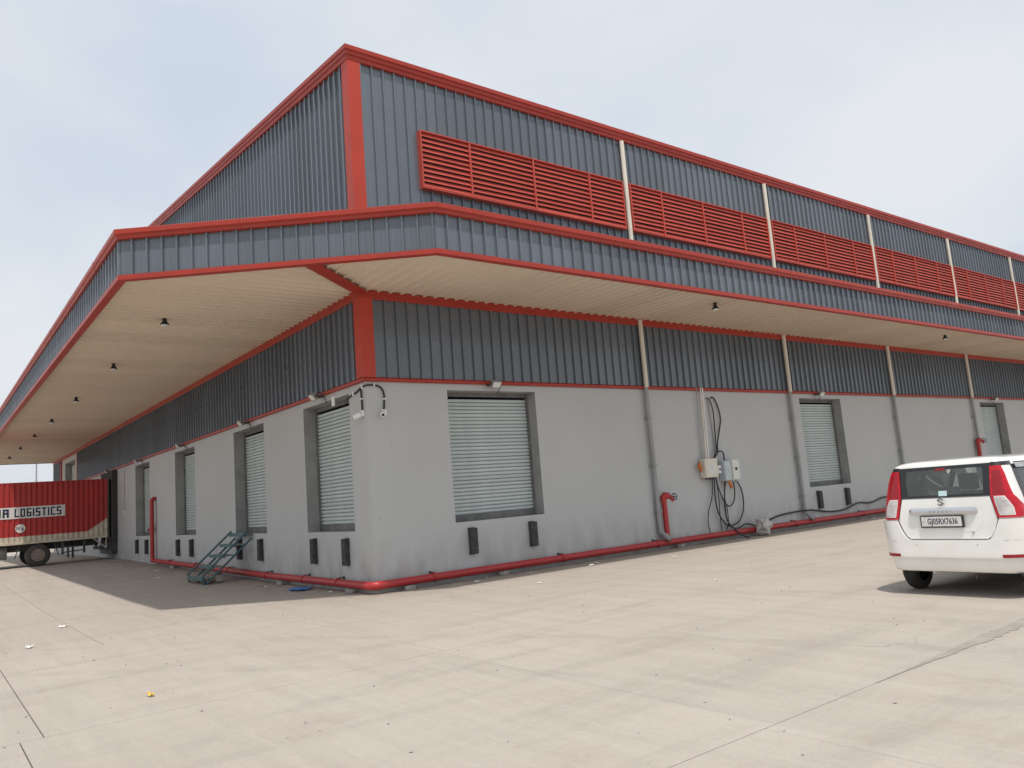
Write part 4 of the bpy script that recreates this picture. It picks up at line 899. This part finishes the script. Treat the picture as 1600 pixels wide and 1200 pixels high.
for a, c in (((-.040, .026), (0, .05)), ((0, .05), (.04, .024)), ((.04, .024), (-.04, -.022)), ((-.04, -.022), (0, -.05)), ((0, -.05), (.04, -.026))): stroke(a, c)
k.append(em.build('emblem', M['emblem'])); k.append(MB().lathe([(.014, CX + .018), (.014, CX + .04)], (0, CY - .30, .775), 'x', 10).build('key_button', M['galv']))
for y in (.38, -.34): k.append(MB().lathe([(.009, CX - .0155), (.009, CX + .0)], (0, CY + y, .63), 'x', 8).build('parking_sensor', M['galv']))
k.append(MB().tube(spline([(CX + .09, CY - .25, .30), (CX + .06, CY - .24, .24), (CX + .09, CY - .23, .23), (CX + .12, CY - .24, .28)], 4), .008, 6).build('tow_eye', M['dark']))
# wheels
g0 = 0
for x in (.60, 3.04):
    for sg in (1, -1): k.append(wheel(CX + x, CY + sg * .715, .287, .165, sg, 'tyre', 'galv', .18))
for x in (.60, 3.04):
    for sg in (1, -1):
        b = MB(); ar = [(CX + x + .335 * math.cos(a), .287 + .335 * math.sin(a)) for a in [math.pi * q / 14 for q in range(15)]]
        b.rings([[(p, CY + sg * .60, z) for p, z in ar], [(p, CY + sg * .815, z) for p, z in ar]], closed=False); k.append(b.build('wheel_arch', M['blackpl']))
# cabin
k.append(MB().box(CX + .2, CX + 2.7, CY - .66, CY + .66, .32, .62).build('cabin_floor', M['interior'])); k.append(MB().box(CX + 2.3, CX + 2.72, CY - .66, CY + .66, .62, 1.03).build('dashboard', M['interior'], None, bevel=.05))
def seat_(x, y, w, h):
    k.append(MB().box(CX + x, CX + x + .13, CY + y - w, CY + y + w, .62, h).build('seat_back', M['seat'], None, bevel=.04)); k.append(MB().box(CX + x + .1, CX + x + .6, CY + y - w, CY + y + w, .62, .76).build('seat_cushion', M['seat'], None, bevel=.04))
seat_(.62, 0, .60, 1.16); seat_(1.62, .36, .24, 1.22); seat_(1.62, -.36, .24, 1.22)
for x, y in ((1.64, .36), (1.64, -.36), (.66, .20)): k.append(MB().box(CX + x, CX + x + .09, CY + y - .13, CY + y + .13, 1.23 if x > 1 else 1.17, 1.46 if x > 1 else 1.31).build('head_rest', M['seat'], None, bevel=.035))
kidify(car, k)

# ------------------------------------------------------------------ litter
def scrap(name, lbl, x, y, s, m_, seed, grp=None):
    rn = random.Random(seed); b = MB(); n = 5; z0 = GZ(y) + .006; g = [[(s[0] * (i / (n - 1) - .5) * rn.uniform(.8, 1.1), s[1] * (j / (n - 1) - .5) * rn.uniform(.8, 1.1), rn.uniform(0, s[2])) for i in range(n)] for j in range(n)]
    b.rings(g, closed=False); o = b.build(name, M[m_], None); o.location = (x, y, z0); o.rotation_euler = (0, 0, rn.uniform(0, 3)); md = o.modifiers.new('s', 'SOLIDIFY'); md.thickness = .004; md.offset = 1; return tag(o, lbl, 'litter', grp)
scrap('plastic_scrap', 'crumpled bright blue plastic sheet near the red pipe', -.45, 2.55, (.55, .38, .06), 'blue', 1)
scrap('yellow_wrapper', 'tiny yellow wrapper lying on the open concrete', -5.11, -5.23, (.09, .05, .03), 'yellow', 2)
rn = random.Random(11)
for i, (x, y, s) in enumerate(((4.69, -.94, .16), (5.0, -.75, .2), (3.2, -.7, .12), (1.9, -.6, .14), (6.5, -1.7, .12), (7.9, -2.4, .12), (2.2, -2.2, .1), (-4.9, 2.0, .2), (-5.6, -.1, .2), (-.8, 13.4, .2), (-1.4, 10.6, .18), (-1.0, 17.5, .25), (10.4, -.5, .14), (17.2, -.6, .2), (16.7, -.5, .16), (-.6, 4.2, .14), (-.35, 1.3, .12), (3.5, -5.2, .1))):
    scrap('paper_scrap', 'small scrap of white paper litter lying on the concrete', x, y, (s * .7, s * .4, s * .16), 'paper', 40 + i, 'paper scraps on the yard')
b = MB()
from mathutils import noise as nz2
for i in range(420):
    if i < 230: x, y, s = rn.uniform(-7, 12), rn.uniform(-11, -.3), rn.choice((.006, .008, .010, .014))
    elif i < 360: x, y, s = rn.uniform(.1, 24), -.06 - abs(rn.gauss(0, .22)), rn.choice((.010, .014, .02, .03))
    else: x, y, s = -.08 - abs(rn.gauss(0, .3)), rn.uniform(.1, 22), rn.choice((.010, .014, .02, .03))
    z = GZ(y) + s * .45; c = Vector((x, y, z)); vs_ = []
    for p in ((1, 0, 0), (-1, 0, 0), (0, 1, 0), (0, -1, 0), (0, 0, .7), (0, 0, -.7)): vs_.append(c + Vector(p) * s * rn.uniform(.7, 1.2) + Vector((rn.uniform(-.3, .3), rn.uniform(-.3, .3), 0)) * s)
    k0 = len(b.v); b.v += [tuple(q) for q in vs_]
    for f in ((0, 2, 4), (2, 1, 4), (1, 3, 4), (3, 0, 4), (2, 0, 5), (1, 2, 5), (3, 1, 5), (0, 3, 5)): b.f.append(tuple(k0 + q for q in f)); b.m.append(0)
tag(b.build('gravel_chips', M['stone']), 'scattered small stone chips over the concrete yard', 'gravel', kind='stuff')
# thin mast behind the truck
t = empty('light_mast', (.95, 62, .24), 'thin grey mast standing beyond the truck and canopy', 'mast')
MB().tube([(0, 0, 0), (0, 0, 9.5)], [.09, .05], 10).build('pole', M['galv'], t, smooth=True); MB().box(-.25, .25, -.25, .25, 0, .3).build('base', M['stone'], t, bevel=.02); MB().box(-.7, .05, -.06, .06, 9.45, 9.55).build('lamp_head', M['galv'], t, bevel=.02)
